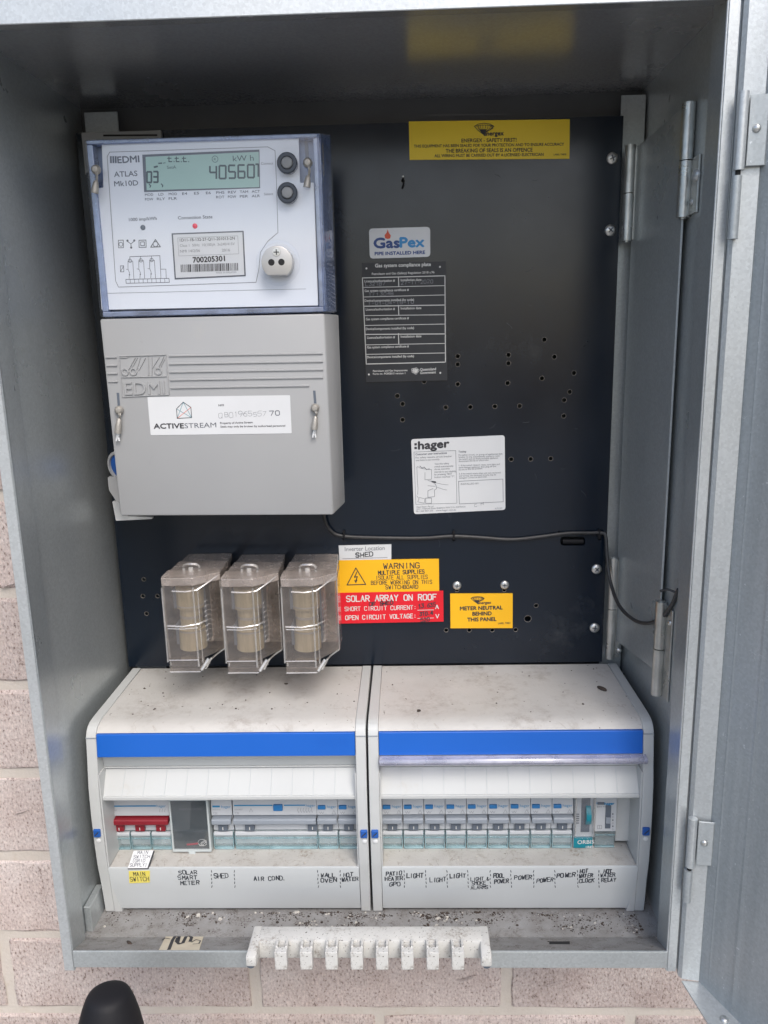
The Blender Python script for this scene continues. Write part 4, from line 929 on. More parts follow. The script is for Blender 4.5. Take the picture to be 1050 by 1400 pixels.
# supplier's label on the cover
t = flat('supplier_label', 'white supplier label with a house outline logo on the grey terminal cover', 'label', [(201.5, 543), (396.5, 540.3), (398.8, 592.5), (206, 595)], FY-.25, .25, M['label'], .8)
def f(b):
    pl = FY-.25
    text(b, 'ACTIVE', 210.6, 586, 251.5, 585.4, 7, pl, .025)
    line(b, [(250.5, 549.8), (261, 557), (262, 571), (242.3, 572), (241.3, 559)], pl, .45, close=True)
    text(b, 'Property of Active Stream', 301, 579.8, 345.5, 578.6, 2.8, pl, .01); text(b, 'Seals may only be broken by authorised personnel', 301.5, 584.6, 390, 583.2, 2.8, pl, .01); text(b, 'NMI', 298.8, 555.5, 306, 555.2, 2.8, pl, .01)
ink(t, M['ink'], f)
ink(t, M['greyink'], lambda b: (text(b, 'STREAM', 252.5, 585.4, 295.8, 584.2, 7, FY-.25, -.004), strokes(b, 'QB01965557', 300, 571, 364, 568.5, 6.6, FY-.25, .2, .8, 31), strokes(b, '70', 369, 568, 382, 567.5, 6, FY-.25, .5, .3, 32)))
ink(t, M['teal'], lambda b: (line(b, [(242.3, 572), (250.5, 549.8), (262, 571)], FY-.25, .3), line(b, [(241.3, 559), (262, 571)], FY-.25, .3)), 'logo_lines')
ink(t, M['orange'], lambda b: line(b, [(242.3, 572), (261, 557)], FY-.25, .35), 'logo_stroke')

# ================================================================== THREE FUSE CARRIERS
def fuse(ox, label, oz):
    t = thing('service_fuse', label, 'fuse holder', (ox+22, 0, oz+75), 'service fuses in clear carriers')
    X = lambda x: ox+x
    Z = lambda z: oz+z
    # base body
    b = B(); box(b, X(1), X(39), -26, -.3, Z(36), Z(105), 1); part('fuse_base', b, M['fusetop'], t)
    # shell: front face narrower, right side swept back
    fr, mid, bk = -86, -70, -26
    prof = [(0, fr+6), (1.5, fr), (26, fr), (30, fr+3), (45, mid), (43.5, bk), (0, bk)]
    lo = lambda i: Z(44) if i < 4 else (Z(47) if i == 4 else Z(40))
    b = B(); A = [b.verts.new((X(x), y, Z(108))) for x, y in prof]; C = [b.verts.new((X(x), y, lo(i))) for i, (x, y) in enumerate(prof)]; n = len(prof)
    b.faces.new(A); b.faces.new(C[::-1])
    for i in range(n): b.faces.new((A[i], C[i], C[(i+1) % n], A[(i+1) % n]))
    bmesh.ops.recalc_face_normals(b, faces=b.faces[:]); part('clear_shell', b, M['fuseclear'], t)
    # top caps: two steps
    b = B(); prism(b, [(X(x-.6 if x < 20 else x+.6), y-.6 if y < -60 else y) for x, y in prof[:5]]+[(X(44.4), -62), (X(-.6), -62)], 'z', Z(108.2), Z(115), .5); part('front_cap', b, M['fusetop'], t)
    b = B(); prism(b, [(X(-.4), -61.6), (X(44.2), -61.6), (X(43), -30.3), (X(-.2), -30.3)], 'z', Z(108.2), Z(113.4), .5); part('middle_cap', b, M['fusetop'], t)
    b = B(); prism(b, [(X(-.2), -30), (X(43), -30), (X(40.5), -.4), (X(.3), -.4)], 'z', Z(106), Z(112), .5); part('rear_cap', b, M['fusetop'], t)
    b = B(); pts = [(X(14), -65, Z(114.8)), (X(14), -65, Z(118.5)), (X(16), -66, Z(120.6)), (X(20.5), -67, Z(121.2)), (X(25), -66, Z(120.6)), (X(27), -65, Z(118.5)), (X(27), -65, Z(114.8))]
    tube(b, pts, 1.1, 8, 3); box(b, X(18.5), X(22.5), -68, -65, Z(114.5), Z(118.5), .5); part('pull_loop', b, M['fuseedge'], t, smooth=True)
    # moulded edges and ribs
    b = B()
    e_ = lambda *p, r=.65: tube(b, [(X(x), y, Z(z)) for x, y, z in p], r, 6, 1)
    e_((.8, fr-.3, 107), (.8, fr-.3, 42)); e_((26.5, fr-.3, 107), (26.5, fr-.3, 38), r=.8); e_((29.5, fr+2.2, 107), (29.5, fr+2.2, 40), r=.5)
    e_((3, fr-.6, 74), (16, fr-.9, 73.4), (29, fr+1, 75), (33, fr+6, 76), r=.75); e_((3, fr-.5, 71.6), (16, fr-.8, 71.2), (28, fr, 72), r=.4)
    e_((9, fr-.4, 104), (20, fr-.4, 103.3), (29, fr+1.5, 104), (38, fr+8, 109), (45, mid, 113), r=.7); e_((45, mid, 108), (45, mid, 48), r=.5)
    e_((45, mid, 47), (38, -70, 42), (30, fr+4, 37), r=.7); e_((0, fr+6, 107), (0, fr+5, 78), (1, fr+5, 44), r=.8)
    e_((45, mid, 47), (44, -50, 45), (43.5, bk, 40), r=.5)
    part('moulded_edge', b, M['fuseedge'], t, smooth=True)
    # hanging foot
    b = B(); hexa(b, [(X(1.5), fr+.5, Z(43)), (X(27), fr+.5, Z(43)), (X(27), fr+.5, Z(33)), (X(1.5), fr+.5, Z(33)), (X(1.5), fr+9, Z(43)), (X(30), fr+9, Z(43)), (X(30), fr+9, Z(33)), (X(1.5), fr+9, Z(33))], .6)
    part('clear_foot', b, M['fuseclear'], t)
    b = B(); e_((1.5, fr, 43.5), (27, fr, 43.5), r=.5); e_((1.5, fr, 33), (27.5, fr, 33), r=.5); e_((3, fr, 39), (3, fr, 42), r=.5); e_((28, fr+1, 34), (34, fr+4, 43), r=1.5); e_((31, fr+4, 34), (36, fr+6, 43), r=.8); part('foot_edge', b, M['fuseedge'], t, smooth=True)
    # cartridge inside
    c = (X(18), -67, Z(0)); b = B(); lathe(b, c, (0, 0, 1), [(48, 0), (48, 11.5), (66, 11.5), (66.4, 9.4), (84, 9.4), (84.4, 11.5), (103, 11.5), (103, 0)], 24); part('fuse_cartridge', b, M['brass'], t, smooth=True)
    b = B(); box(b, X(6), X(32), -53, -34, Z(46), Z(106), 2); part('inner_carrier', b, M['fusetop'], t)
    b = B(); box(b, X(5), X(8), -72, -50, Z(52), Z(70), .5); box(b, X(5), X(8), -72, -50, Z(84), Z(101), .5); box(b, X(29), X(31), -66, -50, Z(52), Z(101), .5); part('contact_clip', b, M['dktoggle'], t)
    b = B(); cyl(b, (X(18), -67, Z(75.5)), (X(18), -67, Z(78)), 9.6, n=24); cyl(b, (X(18), -67, Z(64)), (X(18), -67, Z(65.4)), 11.7, n=24); cyl(b, (X(18), -67, Z(86)), (X(18), -67, Z(87.4)), 11.7, n=24); part('cartridge_band', b, M['seal'], t, smooth=True)
    # moulded squiggle on the right-hand face
    b = B()
    for k in range(9):
        z = 92-k*4.2; a1 = 33; tube(b, [(X(a1), fr+5.2, Z(z)), (X(a1+3), fr+8.4, Z(z+1.5)), (X(a1+6), fr+11.2, Z(z-1))], .22, 5, 2)
    part('moulded_mark', b, M['fuseedge'], t, smooth=True)
    return t
fuse(-167, 'clear fuse holder at the left end of the row of three', 0)
fuse(-118, 'middle clear fuse holder with a clear one on each side', -1.5)
fuse(-69, 'clear fuse holder beside the amber and red plates', -2)

# ================================================================== TWO DISTRIBUTION ENCLOSURES
FE = -113
def wl(k): return None
def enclosure(side):
    xl, xr = (-229, -.9) if side < 0 else (.9, 229)
    lab = 'white breaker enclosure on the left with blue stripe and red main switch' if side < 0 else 'white breaker enclosure on the right with blue stripe and open clear flap'
    t = thing('breaker_enclosure', lab, 'enclosure', ((xl+xr)/2, -60, -173))
    RW = 8.4
    # end rails, full side profile
    prof = [(-.8, 0), (-100, -.2), (-107, -.9), (-112, -2.6), (-115, -5.4), (-117.2, -9.5), (-119.5, -28), (-123, -52), (-124, -75), (-123.8, -100), (-122.6, -124), (-119.8, -142), (-116.9, -173), (-.8, -173)]
    for i, (a, c) in enumerate(((xl, xl+RW), (xr-RW, xr))):
        b = B(); prism(b, prof, 'x', a, c, .5)
        rl = part('end_rail', b, M['white'], t, smooth=True)
        # widening foot
        q = (c, c+6.5) if i == 0 else (a-6.5, a)
        if (side < 0 and i == 0) or (side > 0 and i == 1):
            b = B(); e0 = c if i == 0 else a; sg = 1 if i == 0 else -1
            hexa(b, [(e0, -119.8, -144), (e0+sg*.3, -119.8, -144), (e0+sg*6.5, -117.1, -173), (e0, -117.1, -173), (e0, -106, -146), (e0+sg*.3, -106, -146), (e0+sg*6.5, -106, -173), (e0, -106, -173)]); part('rail_foot', b, M['white'], t)
        b = B(); box(b, a-.05, c+.05, -117.9, -110, -10.3, -9.9); part('rail_seam', b, M['toggle'], rl)
        # square blue quarter-turn screw with a round button below
        u, v = ((132.5, 1139.5), (497.5, 1140.5))[i] if side < 0 else ((512.5, 1140.5), (883.5, 1137))[i]
        p = at(u, v, -125); b = B(); box(b, p.x-2.9, p.x+2.9, -125.8, -122, p.z-3.5, p.z+3.5, .8); s1 = part('quarter_turn_screw', b, M['bluescrew'], t)
        b = B(); ribbon(b, [Vector((p.x-1.5, -125.95, p.z-1.5)), Vector((p.x+1.5, -125.95, p.z+1.5))], .9, Vector((0, -1, 0))); part('screw_slot', b, M['ink'], s1)
        b = B(); lathe(b, (p.x+.3, -123.4, p.z-7.3), (0, -1, 0), [(0, 2), (.9, 1.9), (1.2, 1.2), (1.2, 0)], 12); part('round_button', b, M['white2'], t, smooth=True)
    il, ir = xl+RW+.15, xr-RW-.15
    # top
    b = B(); prism(b, [(-.8, -.8), (-100, -1), (-106.5, -1.8), (-111.4, -3.6), (-114, -6), (-115.2, -7), (-112, -8), (-100, -4), (-.8, -4)], 'x', il, ir); part('cover_top', b, M['whitedirty'], t, smooth=True)
    # blue stripe
    b = B(); hexa(b, [(il+.2, -117.4, -7.3), (ir-.2, -117.4, -7.3), (ir-.2, -119.6, -26.3), (il+.2, -119.6, -26.3), (il+.2, -110, -7.3), (ir-.2, -110, -7.3), (ir-.2, -110, -26.3), (il+.2, -110, -26.3)], .4); part('blue_stripe', b, M['blue'], t)
    bl = B(); SPL = (Vector((0, -117.4, -7.3)), Vector((0, -19, 2.2)).normalized())
    if side < 0: text(bl, 'B&R', 437, 1021, 476, 1020.7, 13, SPL, .012)
    else: text(bl, 'B&R', 832, 1022, 868, 1021.5, 12, SPL, .012)
    b2 = part('embossed_name', bl, mat('blue_embossing', (.006, .10, .46), .3), t)
    # recess under stripe, and the blank flap
    b = B(); prism(b, [(-118.6, -26.5), (-110, -31.5), (-107.5, -41), (-104, -41), (-104, -26.5)], 'x', il, ir); part('recess_head', b, M['lower'], t)
    fl = at(143 if side < 0 else 519, 1048, -107).x; fb = at(137.5 if side < 0 else 519, 1088, -117.5).x; fr_ = ir-.6
    b = B(); hexa(b, [(fl, -107, -43.6), (fr_, -107, -43.6), (fr_, -117.5, -62.6), (fb, -117.5, -62.6), (fl, -105.6, -44), (fr_, -105.6, -44), (fr_, -116, -63), (fb, -116, -63)], .2)
    box(b, fb-.4, fr_, -119, -115.2, -66, -62.5, .7, 2)
    fp = part('blank_flap', b, M['white'], t)
    for k in range(1, 12):
        x = fl+(fr_-fl)*k/12; x2 = fb+(fr_-fb)*k/12; b = B(); hexa(b, [(x-.3, -107.35, -44), (x+.3, -107.5, -44), (x2+.3, -117.95, -62.5), (x2-.3, -117.95, -62.5), (x-.3, -106.6, -44), (x+.3, -106.6, -44), (x2+.3, -117, -62.5), (x2-.3, -117, -62.5)]); part('flap_rib', b, M['lower'], fp)
    b = B(); box(b, fl-1, fr_, -108.6, -106.6, -42.6, -41.3, .3); part('flap_pivot', b, M['white'], t)
    # inside of the opening
    b = B(); box(b, il, ir, -60, -57, -135, -41); box(b, il, il+1.0, -121.5, -60.2, -126.4, -41); box(b, ir-1.0, ir, -121.5, -60.2, -126.4, -41); part('opening_lining', b, M['white'], t)
    # sill and lower panel
    b = B(); prism(b, [(-60, -126.6), (-98, -126.6), (-112, -126.7), (-120.6, -126.9), (-120.6, -129), (-60, -129)], 'x', il+1.1, ir-1.1); part('dirty_sill', b, M['sill'], t)
    prof = [(-120.7, -126.6), (-121.6, -127), (-121.95, -128), (-119.2, -150), (-118.2, -160), (-116.2, -170.4), (-100, -170.8), (-100, -129.2), (-120.7, -129.2)]
    b = B(); prism(b, prof, 'x', il+.1, ir-.1); part('lower_panel', b, M['lower'], t, smooth=True)
    if side > 0:
        b = B(); prism(b, [(-119.8, -26.4), (-125.5, -26.6), (-127, -29.2), (-125.4, -32), (-119, -34.4), (-118.6, -33.4), (-123.6, -31.2), (-124.8, -29), (-124.4, -28), (-119.8, -27.8)], 'x', il+.5, ir+2, .2); part('clear_flap', b, M['lilac'], t, smooth=True)
    # shelf edge shadow line under the panel
    return t
EL = enclosure(-1); ER = enclosure(1)
LP = (Vector((0, -121.95, -128)), Vector((0, -22, -2.75)).normalized())
WR = [
 (EL, 'SOLAR|SMART|METER', [(244.5, 1195.5, 269, 1194.8), (244, 1202.6, 268.5, 1202), (246.5, 1209.5, 272, 1209)], 5),
 (EL, 'SHED', [(293, 1201, 312.5, 1200)], 6), (EL, 'AIR COND.', [(347, 1204, 391, 1203)], 5.5),
 (EL, 'WALL|OVEN', [(439, 1199.5, 458, 1199), (439, 1206.3, 459.5, 1205.6)], 5), (EL, 'HOT|WATER', [(469.5, 1198.5, 482, 1198), (467.5, 1205, 490, 1204)], 5),
 (ER, 'PATIO|HEATER|GPO', [(528, 1197, 549, 1196), (527, 1204, 551, 1203), (533, 1212, 547, 1211)], 5), (ER, 'LIGHT', [(556, 1200.5, 578, 1199.5)], 5.5),
 (ER, 'LIGHT', [(588, 1206, 609, 1205)], 5.5), (ER, 'LIGHT', [(615, 1200.5, 636, 1199.5)], 5.5), (ER, 'LIGHT &|SMOKE|ALARMS', [(643.5, 1204.5, 668, 1203.5), (645, 1210, 664, 1209.3), (644, 1216, 667, 1215)], 4.6),
 (ER, 'POOL|POWER', [(675, 1200, 689, 1199.4), (676, 1208, 695, 1207)], 5.2), (ER, 'POWER', [(703.5, 1202.5, 727, 1201.5)], 5.2), (ER, 'POWER', [(733.5, 1206.5, 756, 1205)], 5.2),
 (ER, 'POWER', [(761.5, 1200, 786, 1198)], 5.2), (ER, 'HOT|WATER|CLOCK,', [(793, 1193.8, 803, 1193.4), (791.5, 1200.2, 810, 1199.4), (792, 1206.8, 816, 1205.6)], 4.8),
 (ER, 'HOT|WATER|RELAY', [(825, 1193.6, 836, 1193), (821, 1199.4, 841, 1198.4), (822.5, 1206, 841.5, 1204.8)], 4.8)]
for i, (e, s_, ls, c) in enumerate(WR):
    b = B()
    for j, (w_, q) in enumerate(zip(s_.split('|'), ls)): strokes(b, w_, *q, c, LP, .6 if c < 4.7 else .8, .3 if c < 4.7 else .52, 50+i*3+j)
    part('handwriting', b, M['marker'], e)
for e, us in ((EL, (289, 320.5, 434.5, 465)), (ER, (552.5, 582, 611, 639.5, 670, 698.5, 729.5, 758.5, 789.5, 818.5))):
    for u in us:
        b = B()
        for k in range(5):
            v = 1190+k*5.2; line(b, [(u+rnd.uniform(-.5, .5)+k*.15, v), (u+rnd.uniform(-.5, .5)+k*.15, v+2.6)], LP, .6)
        part('dashed_divider', b, M['marker'], e)

# ---- modules on the rail
PX0, PITCHM, MZ0, MZ1, MY = -226.0, 18.0, -71.5, -126.5, -100
def mx(side, k): return (-226.0 if side < 0 else 9.6)+18.0*k
def module(label, x0, n, kind, cat='circuit breaker', group='circuit breakers in the enclosures', name='circuit_breaker'):
    t = thing(name, label, cat, (x0+9*n, -64, -100), group)
    x1 = x0+18*n-.35
    b = B(); prism(b, [(-60, -71), (-94.5, -71), (-97.5, -74), (-99.2, -92), (-99.2, -93), (-96, -93.6), (-96, -109.2), (-92.5, -109.6), (-92.5, -125), (-60, -125)], 'x', x0, x1, .25); part('body', b, M['body'], t)
    TY = -99.2
    def plt(b, s_, a, z, c, h, bold=.01):   # lettering on the module's own face
        v, f_, g0, g1 = glyphs(s_, 0)
        def yy(zz): return -97.5-(-74-zz)/18*1.7-.15 if zz > -92 else -99.35
        V = [b.verts.new((a+(x-g0)/(g1-g0)*(c-a), yy(z+y*h/CAPH), z+y*h/CAPH)) for x, y in v]
        for q in f_:
            try: b.faces.new([V[i] for i in q])
            except ValueError: pass
    def bar(b, a, c, z0, z1, d=.12):
        def yy(zz): return -97.5-(-74-zz)/18*1.7-d
        b.faces.new([b.verts.new(p) for p in ((a, yy(z0), z0), (c, yy(z0), z0), (c, yy(z1), z1), (a, yy(z1), z1))])
    b = B()
    if kind == 'rcbo': plt(b, 'hager', x1-8.8, -86.6, x1-.8, 2.6, .03)
    elif kind == 'main': bar(b, x0+1.5, x1-11, -84.6, -83.5); plt(b, 'hager', x1-10.5, -85.2, x1-2.5, 2.4, .03)
    elif kind == 'air': bar(b, x0+1.2, x0+34, -84.6, -83.5); bar(b, x0+44, x0+62, -84.6, -83.5); plt(b, 'hager', x1-9, -85.4, x1-.8, 2.5, .03)
    if kind == 'mcb': plt(b, 'hager', x1-8.8, -86.2, x1-.8, 2.5, .03); bar(b, x0+1.2, x0+7.6, -85.6, -84)
    if kind == 'relay': pass
    part('brand_lettering', b, M['brandblue'], t)
    b = B()
    if kind == 'rcbo':
        for k in range(2): ribbon(b, [Vector((x0+2+k*2, -99.2, -90)), Vector((x0+3+k*2, -99.3, -91.8)), Vector((x0+4+k*2, -99.2, -90))], .3, Vector((0, -1, 0)))
        ribbon(b, [Vector((x1-4.8, -99.35, -92)), Vector((x1-3.1, -99.2, -88.8)), Vector((x1-1.4, -99.35, -92)), Vector((x1-4.8, -99.35, -92))], .3, Vector((0, -1, 0)))
    if kind in ('main', 'mcb', 'air'):
        plt(b, {'main': 'SBN363', 'mcb': 'MTN116', 'air': 'ADC482T'}[kind], x0+1.4, -88.2, x0+8.5 if kind != 'mcb' else x0+8, 1.1, 0); plt(b, '63A' if kind == 'main' else 'C32', x0+1.6, -91.8, x0+5.2, 2, 0)
    if kind == 'main':
        for k in range(3): ribbon(b, [Vector((x1-7.5+k*2.2, -99, -86.6)), Vector((x1-8.3+k*2.2, -99.2, -89)), Vector((x1-7.5+k*2.2, -98.9, -90))], .3, Vector((0, -1, 0)))
    if kind == 'air':
        for k in range(6): ribbon(b, [Vector((x1-15.6+k*2.3, -99, -86.4)), Vector((x1-16.2+k*2.3, -99.2, -89)), Vector((x1-14.9+k*2.3, -99.3, -90)), Vector((x1-15.6+k*2.3, -99.1, -91))], .3, Vector((0, -1, 0)))
        ribbon(b, [Vector((x0+14, -99, -90)), Vector((x0+15.6, -98.9, -86.8)), Vector((x0+17.2, -99, -90)), Vector((x0+14, -99, -90))], .3, Vector((0, -1, 0)))
    part('small_print', b, M['paleink'], t)
    if kind in ('rcbo', 'air'):
        a = x0+1 if kind == 'rcbo' else x0+34.8; w_ = 6.6 if kind == 'rcbo' else 8
        b = B(); box(b, a, a+w_, -100.2, -97.4, -87.4 if kind == 'rcbo' else -88.6, -84 if kind == 'rcbo' else -83, .5); part('test_button', b, M['bluetab'], t)
    # toggle bar with its stems
    red = kind == 'main'
    tm = M['redtoggle'] if red else M['toggle']
    ext = 1.8 if red else 0
    b = B(); prism(b, [(-96.2, -94), (-102.4, -94.4), (-103.4, -95.4), (-103.4, -99), (-102.4, -100), (-96.2, -98.6)], 'x', x0+.5-ext, x1-.5, .4); tg = part('toggle', b, tm, t)
    b = B()
    for k in ([1] if n == 1 else ([0.5, 1.5, 2.5] if red else [.75, 3.75])):
        c = x0+9 if n == 1 else x0+18*k
        box(b, c-4, c+4, -99.4, -95.8, -108, -98, .3)
    part('toggle_stem', b, M['redtoggle'] if red else M['dktoggle'], tg)
    b = B()
    for k in ([1] if n == 1 else ([0.5, 1.5, 2.5] if red else [.75, 3.75])):
        c = x0+9 if n == 1 else x0+18*k
        box(b, c-.3, c+.3, -99.7, -99.3, -106.8, -104.2)
    part('position_mark', b, M['whiteink'], tg)
    # aqua terminal cover
    for k in range(n if red else 1):
        a = x0+18*k+.3; c = a+17.2 if red else x1-.3
        b = B(); prism(b, [(-60, -109.8), (-97, -109.8), (-98.6, -111), (-97.8, -122), (-96, -126), (-60, -126)], 'x', a, c, .4); tcv = part('terminal_cover', b, M['termcov'], t)
        b = B(); box(b, a+.2, c-.2, -99.1, -98.2, -115.6, -115); box(b, a+.1, c-.1, -98.6, -96, -126.3, -124.8, .3); box(b, a, a+.6, -98.9, -96, -125, -110.2); box(b, c-.6, c, -98.9, -96, -125, -110.2); part('cover_edge', b, M['termedge'], tcv)
        b = B(); box(b, a+.2, c-.2, -99.2, -96.5, -112.6, -109.4, .6); part('cover_lip', b, M['body'], tcv)
    return t
module('triple red main switch at the far left end of the breaker row', mx(-1, 0), 3, 'main', 'main switch', None, 'main_switch')
module('single grey toggle breaker above the handwritten SHED', mx(-1, 5), 1, 'mcb')
module('four pole wide breaker with one blue button above AIR COND.', mx(-1, 6)+.6, 4, 'air')
proto = module('single breaker with blue button above the handwritten WALL OVEN', mx(-1, 10)+.4, 1, 'rcbo')
LB = ['single breaker with blue button above the handwritten HOT WATER left of centre', 'breaker above handwritten PATIO HEATER GPO, first in the right enclosure',
 'breaker above the LIGHT written nearest to PATIO HEATER', 'breaker above the lower-written LIGHT, between two higher ones', 'breaker above the LIGHT written just before LIGHT & SMOKE ALARMS',
 'breaker above handwritten LIGHT & SMOKE ALARMS', 'breaker above handwritten POOL POWER', 'breaker above the POWER written just right of POOL POWER', 'breaker above the lower-written POWER between two higher ones', 'breaker beside the small clear-fronted time switch']
for i, lb in enumerate(LB):
    o = copy_tree(proto); o['label'] = lb
    x = mx(-1, 11)+.3 if i == 0 else mx(1, i-1); o.location.x = (x+9)*S

# energy meter behind a dark window
x0 = mx(-1, 3)+1.2; x1 = mx(-1, 5)-1.2
t = thing('energy_display', 'small dark-windowed solar energy meter between the red switch and SHED breaker', 'meter', ((x0+x1)/2, -64, -100))
b = B()
f_ = -103.5
box(b, x0, x1, f_, -60, -76.4, -74.6, .4); box(b, x0, x1, f_, -60, -125.2, -122.6, .4); box(b, x0, x0+1.6, f_, -60, -122.7, -76.3, .4); box(b, x1-1.6, x1, f_, -60, -122.7, -76.3, .4); box(b, (x0+x1)/2-3, (x0+x1)/2+3, f_-.8, f_+1, -127, -124.6, .4)
part('window_frame', b, mat('pale_aqua_frame', (.46, .50, .50), .4), t)
b = B(); box(b, x0+1, x1-1, -102.6, -90, -122.9, -76); part('dark_face', b, M['screen'], t)
b = B(); box(b, x0+1.5, x1-1.5, -103.9, -103.5, -122.6, -76.4); part('window_pane', b, M['clear'], t)
b = B(); text(b, 'ENERGY METER', 245, 1108, 276, 1107.6, 3, -102.8, .01); text(b, 'kWh', 268, 1139, 277, 1138.8, 3, -102.8); text(b, '7.3', 241, 1144, 249, 1143.8, 4, -102.8); part('lettering', b, M['greyink'], t)
b = B()
for k in range(4): tube(b, [(x1-7.5+k*.5+(3.7-k*.5)*math.cos(a), -103-.05*k, -116.5-k*.3+(3.2-k*.45)*math.sin(a+k)) for a in [i*.5 for i in range(13)]], .16, 5, 1)
part('coiled_wire', b, M['whiteink'], t)
b = B(); tube(b, [(x1-21, -102.8, -118.4), (x1-17, -102.8, -118), (x1-11, -102.8, -117.4)], .8, 8, 3); part('red_sleeve', b, mat('dull_red_sleeve', (.28, .02, .04), .5), t, smooth=True)

# time switch and relay, blank space
x0 = mx(1, 9)+.3; x1 = x0+17.2
t = thing('time_switch', 'narrow clear-fronted time switch with a teal dial and base, right of the breakers', 'time switch', ((x0+x1)/2, -64, -100))
b = B(); box(b, x0, x1, -98, -60, -126, -73, .4); part('body', b, M['body'], t)
b = B(); box(b, x0+6.2, x1-3.6, -98.25, -97.9, -111, -79); part('dial_recess', b, M['dktoggle'], t)
b = B(); c = (x0+13, -97, -94.6); lathe(b, (x0+9.9, -92, -95), (1, 0, 0), [(0, 0), (0, 11), (4, 11), (4, 0)], 28); part('timer_dial', b, M['teal'], t, smooth=True)
b = B(); box(b, x0+.6, x1-.6, -99, -97.6, -125.8, -115.6, .3); part('teal_base', b, M['teal'], t)
b = B(); P = -99.1; text(b, 'ORBIS', 789.5, 1154, 812, 1153.2, 5.4, P, .01); text(b, 'UNO', 801, 1160, 811, 1159.6, 3.6, P, .02); part('lettering', b, M['whiteink'], t)
b = B()
for k in range(5): box(b, x0+2, x0+4.6, -98.35, -97.9, -94.5-k*2.1, -93.6-k*2.1)
for k in range(6): box(b, x0+7, x0+9.6, -98.5, -97.9, -84-k*4, -82.8-k*4)
part('scale_marks', b, M['greyink'], t)
b = B(); box(b, x0+.3, x1-.3, -102.6, -98.3, -114.6, -71.5, 1.2); part('clear_front', b, M['clear'], t)
b = B(); box(b, x0+.2, x1-.2, -103.2, -100, -74.5, -71.2, .6); box(b, x0+.2, x0+1.3, -103, -98.4, -113, -74.6, .3); box(b, x1-1.3, x1-.2, -103, -98.4, -113, -74.6, .3); part('front_edge', b, M['fuseedge'], t)
x0 = mx(1, 10)+.4; x1 = x0+17.6
t = thing('hot_water_relay', 'white relay with a small slide switch, last device before the blank space', 'relay', ((x0+x1)/2, -64, -100))
b = B(); prism(b, [(-60, -73), (-97, -73), (-98.5, -74.5), (-99, -110), (-60, -110)], 'x', x0, x1, .3); part('body', b, M['body'], t)
b = B(); box(b, x0+8.2, x0+12.8, -99.3, -98.4, -107, -85.5); part('switch_slot', b, M['dktoggle'], t)
b = B(); box(b, x0+8.6, x0+12.4, -101, -99, -101.5, -96, .4); part('slider', b, M['toggle'], t)
b = B(); box(b, x0+1.2, x0+7, -99.4, -98.6, -84.6, -82.4, .2); part('indicator', b, M['dktoggle'], t)
b = B(); line(b, [(816, 1098), (825, 1097.8)], -98.8, .9); text(b, 'hager', 826.5, 1100.6, 840, 1100, 3.6, -98.8, .03); part('brand_lettering', b, M['brandblue'], t)
b = B()
for k in range(6): text(b, 'IO'[k % 2], 837, 1114+k*4.2, 838.6, 1114+k*4.2, 2.4, -99, 0)
text(b, 'ES110', 816.5, 1104, 829, 1103.6, 2, -98.9); line(b, [(817, 1128.5), (822.5, 1128.4), (822.5, 1133), (817, 1133)], -99, .25, close=True); line(b, [(819.5, 1128.5), (819.6, 1133)], -99, .25)
part('small_print', b, M['greyink'], t)
b = B(); prism(b, [(-60, -110.2), (-97.6, -110.2), (-97.4, -124), (-95, -126), (-60, -126)], 'x', x0+.3, x1-.3, .4); tcv = part('terminal_cover', b, M['termcov'], t)
b = B(); box(b, x0+.5, x1-.5, -98.2, -97.3, -114.4, -113.8); box(b, x0+.4, x1-.4, -98, -95.8, -126.2, -124.8, .3); part('cover_edge', b, M['termedge'], tcv)
b = B(); box(b, x1+.8, x1+14, -95, -62, -122, -71.5, .4); bl_ = part('blanking_piece', b, M['white'], ER)
b = B(); ribbon(b, [Vector((x1+2.5, -95.3, -97)), Vector((x1+10, -95.3, -90))], .7, Vector((0, -1, 0))); ribbon(b, [Vector((x1+4, -95.3, -109)), Vector((x1+11, -95.3, -103))], .6, Vector((0, -1, 0))); part('scored_mark', b, M['lower'], bl_)
b = B(); box(b, x1+3, x1+6.6, -98.5, -92, -77.5, -73, .4); part('small_catch', b, M['button'], ER)

# ---- loose plate and sticker under the main switch
pl = (Vector((0, -98, -127)), Vector((0, -.45, .9)).normalized())
t = thing('switch_tag', 'loose white tag lettered MAIN SWITCH GRID SUPPLY leaning on the sill', 'tag', tuple(at(174, 1187, (Vector((0, -112, -131)), pl[1]))))
pt = (Vector((0, -122.6, -127.2)), Vector((0, -.62, .62)).normalized())
b = B(); slab(b, [(183, 1163), (210, 1162.6), (201.5, 1187), (174.5, 1187.3)], pt, 1.2); part('plate', b, M['label'], t)
b = B(); slab(b, [(209.6, 1162.8), (211, 1163.4), (202.8, 1188), (174.5, 1188.3), (174.7, 1187), (201.5, 1186.7)], off(pt, .05), 1.4); part('dark_edge', b, M['ink'], t)
b = B()
for s_, u, v, w_ in (('MAIN', 188, 1167.6, 14), ('SWITCH', 182.5, 1173.4, 22), ('(GRID', 180.5, 1179, 17.5), ('SUPPLY)', 177.5, 1184.8, 23)): strokes(b, s_, u, v, u+w_, v-.4, 4.2, pt, .42)
part('lettering', b, M['greyink'], t)
t = flat('switch_label', 'small yellow MAIN SWITCH label stuck below the white tag', 'label', [(176, 1191.3), (204.8, 1190.6), (204.8, 1206.6), (176.8, 1207.6)], off(LP, .4), .3, M['lemon'])
ink(t, M['ink'], lambda b: (strokes(b, 'MAIN', 183, 1197.8, 198.5, 1197.4, 5.2, off(LP, .4), .5), strokes(b, 'SWITCH', 178.5, 1205, 203.6, 1204.4, 5.6, off(LP, .4), .5)))
